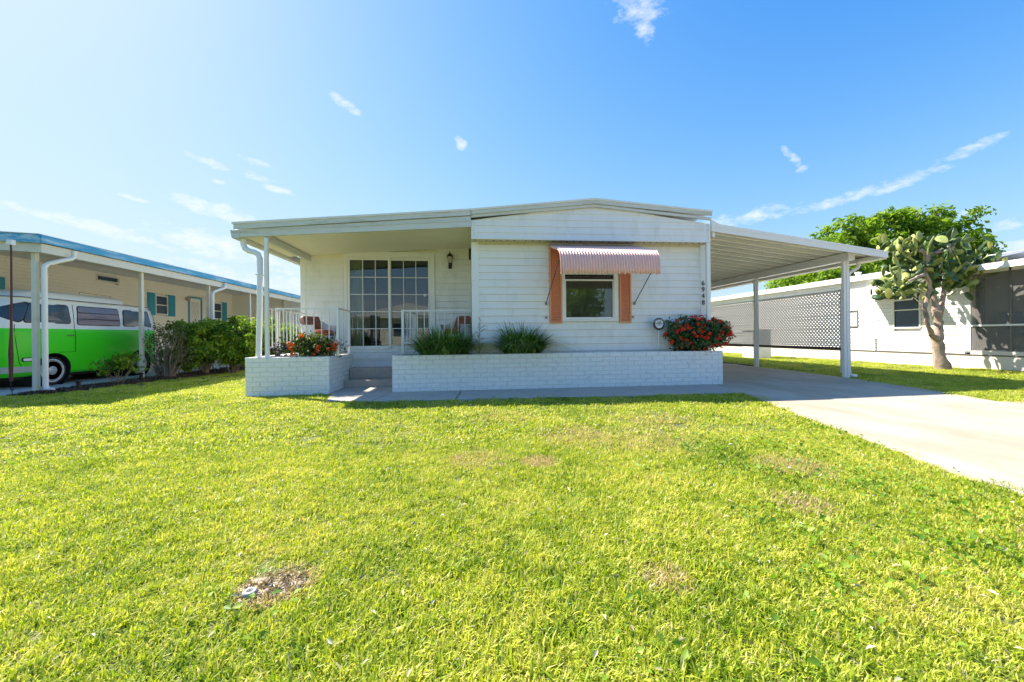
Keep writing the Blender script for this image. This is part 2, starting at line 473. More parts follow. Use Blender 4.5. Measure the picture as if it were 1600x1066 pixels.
class MB:
    def __init__(s):
        s.v = []
        s.f = []
        s.m = []
        s.mi = 0

    def add(s, vs, fs):
        n = len(s.v)
        s.v += [tuple(q) for q in vs]
        for f in fs:
            s.f.append(tuple(i + n for i in f))
            s.m.append(s.mi)
        return s

    def box(s, x0, x1, y0, y1, z0, z1):
        return s.add([(x0, y0, z0), (x1, y0, z0), (x1, y1, z0), (x0, y1, z0), (x0, y0, z1), (x1, y0, z1), (x1, y1, z1), (x0, y1, z1)],
                     [(0, 3, 2, 1), (4, 5, 6, 7), (0, 1, 5, 4), (1, 2, 6, 5), (2, 3, 7, 6), (3, 0, 4, 7)])

    def bar(s, a, b, w, h, upv=(0, 0, 1)):
        a, b = Vector(a), Vector(b)
        d = (b - a).normalized()
        u = Vector(upv)
        r = d.cross(u)
        if r.length < 1e-4:
            r = d.cross(Vector((1, 0, 0)))
        r.normalize()
        u = r.cross(d).normalized()
        vs = []
        for p in (a, b):
            for i, j in ((-1, -1), (1, -1), (1, 1), (-1, 1)):
                vs.append(p + r * (w / 2 * i) + u * (h / 2 * j))
        return s.add(vs, [(0, 3, 2, 1), (4, 5, 6, 7), (0, 1, 5, 4), (1, 2, 6, 5), (2, 3, 7, 6), (3, 0, 4, 7)])

    def tube(s, pts, rad, n=8, cap=True, wob=0.0, rg=None):
        pts = [Vector(p) for p in pts]
        if isinstance(rad, (int, float)):
            rad = [rad] * len(pts)
        base = len(s.v)
        prev = None
        for i, p in enumerate(pts):
            if i == 0:
                d = pts[1] - pts[0]
            elif i == len(pts) - 1:
                d = pts[-1] - pts[-2]
            else:
                d = (pts[i + 1] - pts[i - 1])
            d.normalize()
            if prev is None:
                r = d.cross(Vector((0, 1, 0.01)))
                if r.length < .05:
                    r = d.cross(Vector((1, 0, 0)))
            else:
                r = prev - d * prev.dot(d)
            r.normalize()
            prev = r
            u = d.cross(r)
            for k in range(n):
                a = 2 * PI * k / n
                w = 1 + (wob * (rg.random() - .5) if wob else 0)
                s.v.append(tuple(p + (r * math.cos(a) + u * math.sin(a)) * rad[i] * w))
        for i in range(len(pts) - 1):
            for k in range(n):
                a = base + i * n + k
                b = base + i * n + (k + 1) % n
                s.f.append((a, b, b + n, a + n))
                s.m.append(s.mi)
        if cap:
            s.f.append(tuple(base + k for k in reversed(range(n))))
            s.m.append(s.mi)
            e = base + (len(pts) - 1) * n
            s.f.append(tuple(e + k for k in range(n)))
            s.m.append(s.mi)
        return s

    def prism(s, poly, y0, y1):
        """poly in (x,z), extruded along y"""
        n = len(poly)
        vs = [(x, y0, z) for x, z in poly] + [(x, y1, z) for x, z in poly]
        fs = [tuple(range(n)), tuple(reversed(range(n, 2 * n)))]
        fs += [(i, (i + 1) % n + 0 * n, (i + 1) % n + n, i + n) for i in range(n)]
        fs = [tuple(reversed(f)) if k > 1 else f for k, f in enumerate(fs)]
        return s.add(vs, fs)

    def xprism(s, poly, x0, x1):
        """poly in (y,z), extruded along x"""
        n = len(poly)
        vs = [(x0, y, z) for y, z in poly] + [(x1, y, z) for y, z in poly]
        fs = [tuple(range(n)), tuple(reversed(range(n, 2 * n)))]
        fs += [(i + n, (i + 1) % n + n, (i + 1) % n, i) for i in range(n)]
        return s.add(vs, fs)

    def poly(s, pts, z0, z1):
        """flat polygon (x,y) slab"""
        n = len(pts)
        vs = [(x, y, z0) for x, y in pts] + [(x, y, z1) for x, y in pts]
        fs = [tuple(reversed(range(n))), tuple(range(n, 2 * n))]
        fs += [(i, (i + 1) % n, (i + 1) % n + n, i + n) for i in range(n)]
        return s.add(vs, fs)

    def lathe(s, prof, c, axis='z', n=20):
        """prof: (r, h) pairs"""
        c = Vector(c)
        base = len(s.v)
        for r, h in prof:
            for k in range(n):
                a = 2 * PI * k / n
                p = {'z': (r * math.cos(a), r * math.sin(a), h), 'x': (h, r * math.cos(a), r * math.sin(a)), 'y': (r * math.cos(a), h, r * math.sin(a))}[axis]
                s.v.append(tuple(c + Vector(p)))
        for i in range(len(prof) - 1):
            for k in range(n):
                a = base + i * n + k
                b = base + i * n + (k + 1) % n
                s.f.append((a, b, b + n, a + n))
                s.m.append(s.mi)
        for i in (0, len(prof) - 1):
            if prof[i][0] > 1e-5:
                s.f.append(tuple(base + i * n + k for k in range(n)))
                s.m.append(s.mi)
        return s

    def mesh(s, name, mats, smooth=False, off=None):
        me = bpy.data.meshes.new(name)
        vs = s.v
        if off is not None and off.length > 0:
            vs = [(a - off.x, b - off.y, c - off.z) for a, b, c in vs]
        me.from_pydata(vs, [], s.f)
        if not isinstance(mats, (list, tuple)):
            mats = [mats]
        for q in mats:
            me.materials.append(q)
        if len(mats) > 1:
            me.polygons.foreach_set('material_index', s.m)
        if smooth:
            me.polygons.foreach_set('use_smooth', [True] * len(s.f))
            try:
                me.set_sharp_from_angle(angle=R(40))
            except Exception:
                pass
        me.update()
        return me

    def build(s, name, mats, parent=None, smooth=False, local=False, bevel=0.0, recalc=False):
        off = None
        base = Vector((0, 0, 0))
        if parent is not None:
            base = WLOC.get(parent.name, Vector((0, 0, 0)))
            if not local:
                off = base
        me = s.mesh(name, mats, smooth, off)
        if recalc:
            fixn(me)
        o = bpy.data.objects.new(name, me)
        COL.objects.link(o)
        if parent is not None:
            o.parent = parent
            WLOC[o.name] = base
        if bevel > 0:
            b = o.modifiers.new('bevel', 'BEVEL')
            b.width = bevel
            b.segments = 1
            b.limit_method = 'ANGLE'
        return o


def fixn(me):
    import bmesh
    bm = bmesh.new()
    bm.from_mesh(me)
    bmesh.ops.recalc_face_normals(bm, faces=bm.faces)
    bm.to_mesh(me)
    bm.free()


def inst(name, me, parent, loc, rot=(0, 0, 0), scale=(1, 1, 1), world=True):
    """one more piece sharing mesh data; loc is given in world axes and made relative to its thing"""
    o = bpy.data.objects.new(name, me)
    COL.objects.link(o)
    o.parent = parent
    b = WLOC.get(parent.name, Vector((0, 0, 0))) if world else Vector((0, 0, 0))
    o.location = Vector(loc) - b
    o.rotation_euler = rot
    o.scale = scale
    WLOC[o.name] = Vector(loc)
    return o


def struct(o, label=None):
    o['kind'] = 'structure'
    if label:
        o['label'] = label
    return o


def text_obj(name, body, size, mt, parent, loc, rot, extrude=.002, align='CENTER', offset=0.0):
    cu = bpy.data.curves.new(name, 'FONT')
    cu.body = body
    cu.size = size
    cu.extrude = extrude
    cu.offset = offset
    cu.align_x = align
    cu.align_y = 'CENTER'
    tmp = bpy.data.objects.new(name, cu)
    COL.objects.link(tmp)
    dg = bpy.context.evaluated_depsgraph_get()
    me = bpy.data.meshes.new_from_object(tmp.evaluated_get(dg))
    bpy.data.objects.remove(tmp)
    me.materials.clear()
    me.materials.append(mt)
    return inst(name, me, parent, loc, rot)


# ---------------------------------------------------------------- foliage helpers
def leaf_mesh(name, mt, pos, nrm, size, seed, aspect=.5, tint=None, fold=.18, pointy=True):
    """pos (n,3) nrm (n,3): one folded leaf per row"""
    g = np.random.default_rng(seed)
    n = len(pos)
    a = g.normal(size=(n, 3))
    t = np.cross(nrm, a)
    t /= np.linalg.norm(t, axis=1)[:, None] + 1e-9
    b = np.cross(nrm, t)
    L = size * g.uniform(.65, 1.3, n)[:, None]
    Wd = L * aspect
    v = np.empty((n, 4, 3))
    v[:, 0] = pos - t * L * .5
    v[:, 2] = pos + t * L * .5
    v[:, 1] = pos + b * Wd * .5 + nrm * L * fold
    v[:, 3] = pos - b * Wd * .5 + nrm * L * fold
    me = bpy.data.meshes.new(name)
    me.vertices.add(4 * n)
    me.vertices.foreach_set('co', v.reshape(-1))
    me.loops.add(6 * n)
    base = (np.arange(n) * 4)[:, None]
    idx = (base + np.array([[0, 1, 2, 0, 2, 3]])).reshape(-1)
    me.loops.foreach_set('vertex_index', idx.astype(np.int32))
    me.polygons.add(2 * n)
    me.polygons.foreach_set('loop_start', (np.arange(2 * n) * 3).astype(np.int32))
    me.polygons.foreach_set('loop_total', np.full(2 * n, 3, np.int32))
    me.update(calc_edges=True)
    if tint is None:
        tint = g.uniform(0, 1, n)
    c = np.ones((n, 4, 4))
    c[:, :, 0] = np.clip(tint, 0, 1)[:, None]
    c[:, :, 1] = g.uniform(0, 1, n)[:, None]
    at = me.color_attributes.new('tint', 'FLOAT_COLOR', 'POINT')
    at.data.foreach_set('color', c.reshape(-1).astype(np.float32))
    me.materials.append(mt)
    return me


def foliage(name, mt, parent, blobs, n, size, seed, nclump=60, clump=.16, aspect=.5, shell=.72, upb=.35, flat=None):
    """blobs: (cx,cy,cz,rx,ry,rz). leaves sit in many small tufts near each blob's surface, tufts differ in tone"""
    g = np.random.default_rng(seed)
    P, N, T = [], [], []
    vol = np.array([b[3] * b[4] * b[5] for b in blobs]) ** (2 / 3)
    share = vol / vol.sum()
    for b, s in zip(blobs, share):
        c = np.array(b[:3])
        r = np.array(b[3:6])
        k = max(3, int(nclump * s))
        d = g.normal(size=(k, 3))
        d /= np.linalg.norm(d, axis=1)[:, None]
        rad = shell + (1 - shell) * g.uniform(0, 1, k) ** .6
        rad *= 1 + .14 * g.normal(size=k)
        cc = c + d * r * rad[:, None]
        tone = g.uniform(.15, .85, k)
        m = int(n * s)
        w = g.integers(0, k, m)
        q = g.normal(size=(m, 3)) * clump
        q[:, 2] *= .7
        P.append(cc[w] + q)
        nr = d[w] * .7 + g.normal(size=(m, 3)) * .6 + np.array([0, 0, upb])
        nr /= np.linalg.norm(nr, axis=1)[:, None]
        N.append(nr)
        T.append(tone[w] * .6 + g.uniform(0, .4, m))
    P, N, T = np.vstack(P), np.vstack(N), np.concatenate(T)
    base = WLOC.get(parent.name, Vector((0, 0, 0)))
    P = P - np.array(base)
    me = leaf_mesh(name, mt, P, N, size, seed + 1, aspect, T)
    o = bpy.data.objects.new(name, me)
    COL.objects.link(o)
    o.parent = parent
    WLOC[o.name] = base
    return o


def blade_mesh(name, mt, base, dirx, length, width, bend, seed, segs=3, tint=None, droop=1.0):
    """curved strips; base (n,3), dirx azimuth (n), arrays length,width,bend"""
    g = np.random.default_rng(seed)
    n = len(base)
    hx, hy = np.cos(dirx), np.sin(dirx)
    rows = segs + 1
    v = np.empty((n, rows * 2, 3))
    tw = g.uniform(-.6, .6, n)
    for i in range(rows):
        f = i / segs
        out_ = length * (bend * f ** 1.0 * (.35 + .65 * f))
        z = length * (f - droop * bend * .62 * f ** 2.4)
        ww = width * (1 - f ** 1.7) * .5 + width * .04
        cx = base[:, 0] + hx * out_
        cy = base[:, 1] + hy * out_
        cz = base[:, 2] + z
        px, py = -np.sin(dirx + tw), np.cos(dirx + tw)
        v[:, 2 * i, 0] = cx - px * ww
        v[:, 2 * i, 1] = cy - py * ww
        v[:, 2 * i, 2] = cz
        v[:, 2 * i + 1, 0] = cx + px * ww
        v[:, 2 * i + 1, 1] = cy + py * ww
        v[:, 2 * i + 1, 2] = cz
    me = bpy.data.meshes.new(name)
    nv = rows * 2
    me.vertices.add(nv * n)
    me.vertices.foreach_set('co', v.reshape(-1))
    me.loops.add(4 * segs * n)
    pat = []
    for i in range(segs):
        pat += [2 * i, 2 * i + 1, 2 * i + 3, 2 * i + 2]
    idx = ((np.arange(n) * nv)[:, None] + np.array(pat)[None]).reshape(-1)
    me.loops.foreach_set('vertex_index', idx.astype(np.int32))
    me.polygons.add(segs * n)
    me.polygons.foreach_set('loop_start', (np.arange(segs * n) * 4).astype(np.int32))
    me.polygons.foreach_set('loop_total', np.full(segs * n, 4, np.int32))
    me.update(calc_edges=True)
    if tint is None:
        tint = g.uniform(0, 1, n)
    c = np.ones((n, nv, 4))
    c[:, :, 0] = tint[:, None]
    c[:, :, 1] = g.uniform(0, 1, n)[:, None]
    at = me.color_attributes.new('tint', 'FLOAT_COLOR', 'POINT')
    at.data.foreach_set('color', c.reshape(-1).astype(np.float32))
    me.materials.append(mt)
    me.polygons.foreach_set('use_smooth', [True] * (segs * n))
    return me


# ================================================================ GROUND
g = MB()
g.add([(-300, -120, 0), (300, -120, 0), (300, 500, 0), (-300, 500, 0)], [(0, 1, 2, 3)])
struct(g.build('ground', M_LAWNBASE), 'flat lawn soil running to the horizon')

DR = [(4.33, 17.0), (4.30, 6.55), (4.09, 5.62), (3.80, 4.7), (3.42, 3.45), (3.12, 2.42), (3.02, 1.85), (2.95, 1.0), (2.85, -1.0), (2.6, -3.2),
      (14.0, -3.2), (14.0, 4.05), (7.6, 4.24), (6.95, 4.27), (6.62, 4.36), (6.78, 4.78), (6.93, 5.2), (7.16, 6.1), (7.36, 7.15), (7.52, 8.8), (7.62, 11.4), (7.62, 17.0)]
g = MB()
g.poly(DR, -.05, .022)
struct(g.build('driveway', M_CONC), 'pale concrete driveway flaring towards the street')
# recessed joints of the driveway are real grooves: thin dark filler strips in the gap line beside the walkway
path = bpy.data.objects.new('walkway', None)
COL.objects.link(path)
struct(path, 'narrow concrete walkway in front of the white brick planter')
WLOC[path.name] = Vector((0, 0, 0))
slabs = [[(-2.03, 5.86), (-1.385, 5.78), (-1.27, 6.60), (-1.27, 7.36), (-2.25, 7.36), (-2.25, 6.78)],
         [(-1.37, 5.78), (-.22, 5.72), (-.16, 6.60), (-1.255, 6.60)],
         [(-.205, 5.72), (.90, 5.69), (.72, 6.60), (-.145, 6.60)],
         [(.915, 5.69), (4.07, 5.60), (4.285, 6.60), (.735, 6.60)]]
for q in slabs:
    b = MB()
    b.poly(q, -.04, .026)
    b.build('slab', M_CONC2, path, bevel=.006)
g = MB()
g.poly([(-14, 7.0), (-7.62, 7.40), (-7.55, 8.5), (-7.50, 10.1), (-7.45, 19.0), (-14, 19)], -.05, .02)
struct(g.build('parking_slab', M_SLAB), 'shaded concrete parking slab under the neighbouring carport')
# mulch bed beside the slab
g = MB()
bed = [(-7.62, 7.40), (-7.30, 7.44), (-7.05, 7.8), (-6.93, 8.6), (-6.88, 9.3), (-6.65, 10.5), (-6.35, 12.1), (-5.2, 12.6), (-4.2, 13.5), (-4.0, 15), (-7.45, 15)]
N = 30
vs = []
g.poly(bed + [(-7.5, 10.1), (-7.55, 8.5)], -.03, .03)
struct(g.build('mulch_bed', M_SOIL), 'strip of dark mulch between the lawn and the parking slab')
# mulch chips
gg = np.random.default_rng(3)
n = 2600
yy = gg.uniform(7.45, 13, n)
xx = -7.5 + (.45 + .12 * (yy - 7.5)) * gg.uniform(0, 1.08, n)
pos = np.stack([xx, yy, .035 + gg.uniform(0, .02, n)], 1)
nr = gg.normal(size=(n, 3)) * .5 + [0, 0, 1]
nr /= np.linalg.norm(nr, axis=1)[:, None]
mm = leafmat('mulch_chip', (.03, .02, .012), (.09, .055, .035), (.24, .17, .11), 0)
me = leaf_mesh('mulch_chips', mm, pos, nr, .045, 5, .45)
o = bpy.data.objects.new('mulch_chips', me)
COL.objects.link(o)
tag(o, 'loose dark mulch chips along the edge of the parking slab', 'mulch', kind='stuff')

g = MB()
g.box(-120, 120, -9.5, -3.2, -.05, .012)
struct(g.build('road', M_ASPH), 'asphalt street behind the viewpoint')


def in_poly(x, y, P):
    c = False
    j = len(P) - 1
    for i in range(len(P)):
        xi, yi = P[i]
        xj, yj = P[j]
        if (yi > y) != (yj > y) and x < (xj - xi) * (y - yi) / (yj - yi) + xi:
            c = not c
        j = i
    return c


# ---- lawn grass: blade tufts scattered by geometry nodes
def grass_patch(seed, n, rad, h, w, bendr, tintr=(0, 1)):
    g = np.random.default_rng(seed)
    rr = rad * np.sqrt(g.uniform(0, 1, n))
    a = g.uniform(0, 2 * PI, n)
    base = np.stack([rr * np.cos(a), rr * np.sin(a), np.full(n, -.004)], 1)
    # small tufts with a common tone and lean
    k = 14
    tc_ = g.uniform(-rad, rad, (k, 2))
    near = np.argmin(((base[:, None, :2] - tc_[None]) ** 2).sum(2), 1)
    tone = g.uniform(tintr[0], tintr[1], k)[near] * .45 + g.uniform(tintr[0], tintr[1], n) * .55
    lean = g.uniform(0, 2 * PI, k)[near]
    d = np.where(g.uniform(0, 1, n) < .35, lean + g.normal(0, .8, n), g.uniform(0, 2 * PI, n))
    ln = h * g.uniform(.5, 1.25, n)
    return blade_mesh('grass_tuft', M_GRASS, base, d, ln, w * g.uniform(.6, 1.3, n), g.uniform(*bendr, n), seed + 9, 2, tone)


NVAR = 6
near_p, far_p = [], []
for i in range(NVAR):
    near_p.append(grass_patch(100 + i, 330, .105, .038, .0058, (.15, 1.0)))
    far_p.append(grass_patch(200 + i, 240, .15, .042, .0095, (.2, 1.0)))
strawp = grass_patch(300, 120, .10, .022, .005, (1.0, 1.6))
src = []
for k, me in enumerate(near_p + far_p + [strawp]):
    o = bpy.data.objects.new('grass_tuft_source_%d' % k, me)
    src.append(o)
CAPX, CAPY = -.786, 1.50


def lawn_ok(x, y):
    if y < .3:
        return False
    if in_poly(x, y, DR):
        return False
    for q in slabs:
        if in_poly(x, y, q):
            return False
    if -3.50 < x < -2.27 and y > 6.66:
        return False
    if -1.25 < x < 4.43 and y > 6.55:
        return False
    if x > -3.5 and x < 4.3 and y > 6.9:
        return False
    if x < -7.62 + .0 and y > 7.36 + (x + 7.62) * .06:
        return False
    if x < -7.0 and y > 7.42 and x > -7.62:
        return False
    if in_poly(x, y, bed):
        return False
    return True


pts = {k: [] for k in range(len(src))}
for y0, y1, dx, ids in ((.35, 3.4, .094, range(NVAR)), (3.4, 8.2, .165, range(NVAR, 2 * NVAR)), (8.2, 26, .24, range(NVAR, 2 * NVAR))):
    y = y0
    while y < y1:
        half = 1.5 * y + 1.4
        x = -min(half, 14)
        while x < min(half * 1.02, 12.2):
            px = x + rnd.uniform(-.5, .5) * dx
            py = y + rnd.uniform(-.5, .5) * dx
            x += dx
            if not lawn_ok(px, py):
                continue
            if py > 8.2 and not (7.5 < px < 12.2 or -7.2 < px < -3.5):
                continue
            # bare dirt round the cap and dry spots
            dc = math.hypot((px - (CAPX + .045)) / 1.2, (py - CAPY - .045))
            if dc < .07:
                continue
            if dc < .125:
                pts[2 * NVAR].append((px, py, rnd.uniform(0, 6.28), rnd.uniform(.8, 1.2)))
                if rnd.random() < .6:
                    continue
            skip = False
            for (ax, ay, r, s) in DRY[1:]:
                if s > .8 and math.hypot(px - ax, py - ay) < r * .6:
                    pts[2 * NVAR].append((px, py, rnd.uniform(0, 6.28), 1.2))
                    if rnd.random() < .75:
                        skip = True
            if skip:
                continue
            sc = 1.0 + .3 * math.sin(px * 2.1 + 1.3 * math.sin(py * 1.7)) * .6 + rnd.uniform(-.2, .2)
            pts[rnd.choice(list(ids))].append((px, py, rnd.uniform(0, 6.28), sc))
        y += dx


def scatter(name, data, source):
    me = bpy.data.meshes.new(name)
    me.from_pydata([(a, b, .0) for a, b, c, d in data], [], [])
    r_ = me.attributes.new('rz', 'FLOAT_VECTOR', 'POINT')
    r_.data.foreach_set('vector', np.array([(rnd.uniform(-.1, .1), rnd.uniform(-.1, .1), c) for a, b, c, d in data], np.float32).reshape(-1))
    s_ = me.attributes.new('sc', 'FLOAT', 'POINT')
    s_.data.foreach_set('value', np.array([d for a, b, c, d in data], np.float32))
    o = bpy.data.objects.new(name, me)
    COL.objects.link(o)
    ng = bpy.data.node_groups.new('scatter', 'GeometryNodeTree')
    ng.interface.new_socket('Geometry', in_out='INPUT', socket_type='NodeSocketGeometry')
    ng.interface.new_socket('Geometry', in_out='OUTPUT', socket_type='NodeSocketGeometry')
    gi = ng.nodes.new('NodeGroupInput')
    go = ng.nodes.new('NodeGroupOutput')
    ip = ng.nodes.new('GeometryNodeInstanceOnPoints')
    oi = ng.nodes.new('GeometryNodeObjectInfo')
    oi.inputs[0].default_value = source
    oi.inputs['As Instance'].default_value = True
    ar = ng.nodes.new('GeometryNodeInputNamedAttribute')
    ar.data_type = 'FLOAT_VECTOR'
    ar.inputs[0].default_value = 'rz'
    as_ = ng.nodes.new('GeometryNodeInputNamedAttribute')
    as_.data_type = 'FLOAT'
    as_.inputs[0].default_value = 'sc'
    ng.links.new(gi.outputs[0], ip.inputs['Points'])
    ng.links.new(oi.outputs['Geometry'], ip.inputs['Instance'])
    ng.links.new(ar.outputs[0], ip.inputs['Rotation'])
    ng.links.new(as_.outputs[0], ip.inputs['Scale'])
    ng.links.new(ip.outputs[0], go.inputs[0])
    md = o.modifiers.new('scatter', 'NODES')
    md.node_group = ng
    return o


first = None
for k, s_o in enumerate(src):
    if not pts[k]:
        continue
    o = scatter('lawn_grass', pts[k], s_o)
    if k < NVAR:
        lb = 'coarse bright green grass blades of the front lawn nearest the viewer'
    elif k < 2 * NVAR:
        lb = 'bright green grass blades of the lawn further back'
    else:
        lb = 'short dry straw in the bare spots of the front lawn'
    tag(o, lb, 'grass', group='lawn grass', kind='stuff')

# pale clippings and broad clover-like weeds in the lawn
gg = np.random.default_rng(12)
n = 1500
px = gg.uniform(-5, 4, n)
py = gg.uniform(.8, 5.5, n)
keep = [lawn_ok(a, b) for a, b in zip(px, py)]
pos = np.stack([px, py, gg.uniform(.018, .05, n)], 1)[keep]
nr = gg.normal(size=(len(pos), 3)) * .4 + [0, 0, 1]
nr /= np.linalg.norm(nr, axis=1)[:, None]
o = bpy.data.objects.new('dry_clippings', leaf_mesh('dry_clippings', leafmat('clipping', (.30, .24, .12), (.45, .40, .24), (.62, .62, .52), .1), pos, nr, .028, 5, .35))
COL.objects.link(o)
tag(o, 'dry grass clippings and fallen bits lying on the lawn', 'clippings', kind='stuff')
n = 1600
cl_ = np.array([[rnd.uniform(1.2, 3.3), rnd.uniform(1.0, 3.6)] for _ in range(60)] + [[rnd.uniform(-4, 3.5), rnd.uniform(.9, 5)] for _ in range(20)])
w = gg.integers(0, len(cl_), n)
xy = cl_[w] + gg.normal(0, .12, (n, 2))
keep = [lawn_ok(a, b) for a, b in xy]
pos = np.column_stack([xy, gg.uniform(.02, .055, n)])[keep]
nr = gg.normal(size=(len(pos), 3)) * .5 + [0, 0, 1]
nr /= np.linalg.norm(nr, axis=1)[:, None]
o = bpy.data.objects.new('lawn_weeds', leaf_mesh('lawn_weeds', leafmat('weed_leaf', (.10, .22, .02), (.20, .34, .03), (.36, .46, .08), .4), pos, nr, .03, 5, .7))
COL.objects.link(o)
tag(o, 'broad leaved green weeds mixed into the lawn near the driveway', 'weeds', kind='stuff')

# dirt patch and the utility cap
g = MB()
ring = [(CAPX + .05 + .115 * math.cos(a) * (1 + .15 * math.sin(3 * a)), CAPY + .04 + .095 * math.sin(a) * (1 + .12 * math.cos(5 * a))) for a in [2 * PI * k / 28 for k in range(28)]]
g.poly(ring, -.02, .003)
struct(g.build('bare_dirt_patch', M_DIRT), 'bare sandy dirt round the grey cap in the lawn')
gg = np.random.default_rng(44)
n = 170
aa, rr0 = gg.uniform(0, 6.283, n), np.sqrt(gg.uniform(0, 1, n))
pos = np.stack([CAPX + .055 + .115 * rr0 * np.cos(aa), CAPY + .045 + .095 * rr0 * np.sin(aa), gg.uniform(.005, .014, n)], 1)
nr = gg.normal(size=(n, 3)) * .25 + [0, 0, 1]
nr /= np.linalg.norm(nr, axis=1)[:, None]
o = bpy.data.objects.new('dead_straw', leaf_mesh('dead_straw', leafmat('dead_straw', (.30, .22, .12), (.52, .42, .26), (.72, .62, .44), .1), pos, nr, .04, 6, .12))
COL.objects.link(o)
tag(o, 'dead brown straw lying on the bare dirt round the grey cap', 'straw', kind='stuff')
t = thing('utility_cap', 'small round grey cap set in bare dirt in the front lawn', 'cap', (CAPX, CAPY, .0))
b = MB()
b.lathe([(0, .012), (.021, .012), (.0235, .015), (.0235, .024), (.021, .027), (.010, .028), (.009, .024), (0, .024)], (CAPX, CAPY, 0), n=28)
b.build('cap_rim', M_CAP, t, smooth=True)
b = MB()
b.lathe([(0, .024), (.0065, .024), (.007, .0285), (.004, .0285), (.0035, .026), (0, .026)], (CAPX, CAPY, 0), n=6)
b.build('cap_nut', M_IRON, t)

# ================================================================ MAIN HOUSE
YP, YW, YQ = 6.75, 6.98, 8.45
XL, XC, XR = -3.68, .035, 4.30
house = thing('mobile_home', 'low white mobile home with shallow gable, recessed porch and coral shutters', 'house', (.035, YW, 0))


def plank_mesh(L, h, name='siding_plank', mt=None):
    b = MB()
    b.xprism([(0, .002), (-.018, .002), (-.020, .008), (-.003, h), (0, h)], 0, L)
    return b.mesh(name, mt or M_WHITE)


PK = {}


def plank(parent, x, y, z, L, h, rotz=0, mt=None, name='siding_plank'):
    key = (round(L, 3), round(h, 3), (mt or M_WHITE).name)
    if key not in PK:
        PK[key] = plank_mesh(L, h, mt=mt)
    return inst(name, PK[key], parent, (x, y, z), (0, 0, rotz))


# --- front wall
wall = MB().box(.05, 4.30, YW, YW + .08, 0.0, 2.56)
# cut for the window by building the wall from pieces
WX0, WX1, WZ0, WZ1 = 1.67, 2.625, 1.20, 2.02
wall = MB()
wall.box(.05, WX0, YW, YW + .08, 0, 2.60).box(WX1, XR, YW, YW + .08, 0, 2.60)
wall.box(WX0, WX1, YW, YW + .08, 0, WZ0).box(WX0, WX1, YW, YW + .08, WZ1, 2.60)
fwall = wall.build('front_wall', M_WHITE, house)
z = .50
PH = .127
while z < 2.54:
    h = min(PH, 2.56 - z)
    if z + h <= WZ0 - .02 or z >= WZ1 + .05:
        plank(fwall, .16, YW, z, 4.245 - .16, h)
    else:
        plank(fwall, .16, YW, z, WX0 - .05 - .16, h)
        plank(fwall, WX1 + .05, YW, z, 4.245 - WX1 - .05, h)
    z += PH
b = MB().box(.035, .162, YW - .022, YW + .10, .45, 2.56)
b.build('corner_board', M_TRIM, house, bevel=.003)
b = MB().box(4.245, 4.342, YW - .022, YW + .0, .45, 2.56)
b.build('corner_board', M_TRIM, house, bevel=.003)
# return of the wall at the porch side and house body
b = MB().box(.035, .05, YW + .10, YQ, .45, 2.80)
b.build('porch_side_wall', M_WHITE, house)
b = MB()
b.box(4.22, 4.30, YW + .08, 19, 0, 2.80)
b.box(-3.39, 4.22, 18.92, 19, 0, 2.80)
b.box(-3.39, -3.31, YQ + .08, 18.92, 0, 2.55)
b.build('outer_wall', M_WHITE, house)

# --- gable panel (front of the roof void) at YP
APX = 2.17


def zroof(x):
    if x < APX:
        return 3.173 + (x - APX) * (3.173 - 2.874) / (APX - .035)
    return 3.173 - (x - APX) * (3.173 - 2.885) / (4.31 - APX)


gp = MB()
gp.prism([(.035, 2.56), (4.31, 2.56), (4.31, 2.885), (APX, 3.173), (.035, 2.874)], YP + .01, YP + .20)
gpo = gp.build('gable_panel', M_WHITE, house)


def gable_plank(z0, z1, x0=.075, x1=4.27):
    # polygon under the roof slope
    def xs(z):
        a = x0 if z <= zroof(x0) else APX - (3.173 - z) / ((3.173 - 2.874) / (APX - .035))
        c = x1 if z <= zroof(x1) else APX + (3.173 - z) / ((3.173 - 2.885) / (4.31 - APX))
        return a, c
    P = []
    a0, c0 = xs(z0)
    a1, c1 = xs(z1)
    if z1 >= 3.17:
        P = [(a0, z0), (c0, z0), (APX, 3.172)]
    else:
        P = [(a0, z0), (c0, z0)]
        if z0 < zroof(x1) < z1:
            P.append((x1, zroof(x1)))
        P.append((c1, z1))
        P.append((a1, z1))
        if z0 < zroof(x0) < z1:
            P.append((x0, zroof(x0)))
    m = MB()
    n = len(P)
    vs = [(x, YP + .01 - .014 * (1 - (z - z0) / max(z1 - z0, .01)) - .001, z) for x, z in P] + [(x, YP + .02, z) for x, z in P]
    fs = [tuple(range(n)), tuple(reversed(range(n, 2 * n)))] + [(i + n, (i + 1) % n + n, (i + 1) % n, i) for i in range(n)]
    m.add(vs, fs)
    m.build('siding_plank', M_WHITE, gpo)


for z0, z1 in ((2.59, 2.67), (2.67, 2.785), (2.785, 2.90), (2.90, 3.015), (3.015, 3.17)):
    gable_plank(z0, z1)
b = MB().box(.035, 4.31, YP - .012, YP + .01, 2.555, 2.588)
b.box(.035, .073, YP - .012, YP + .01, 2.588, 2.872).box(4.272, 4.31, YP - .012, YP + .01, 2.588, 2.882)
b.build('panel_trim', M_TRIM, gpo, bevel=.002)
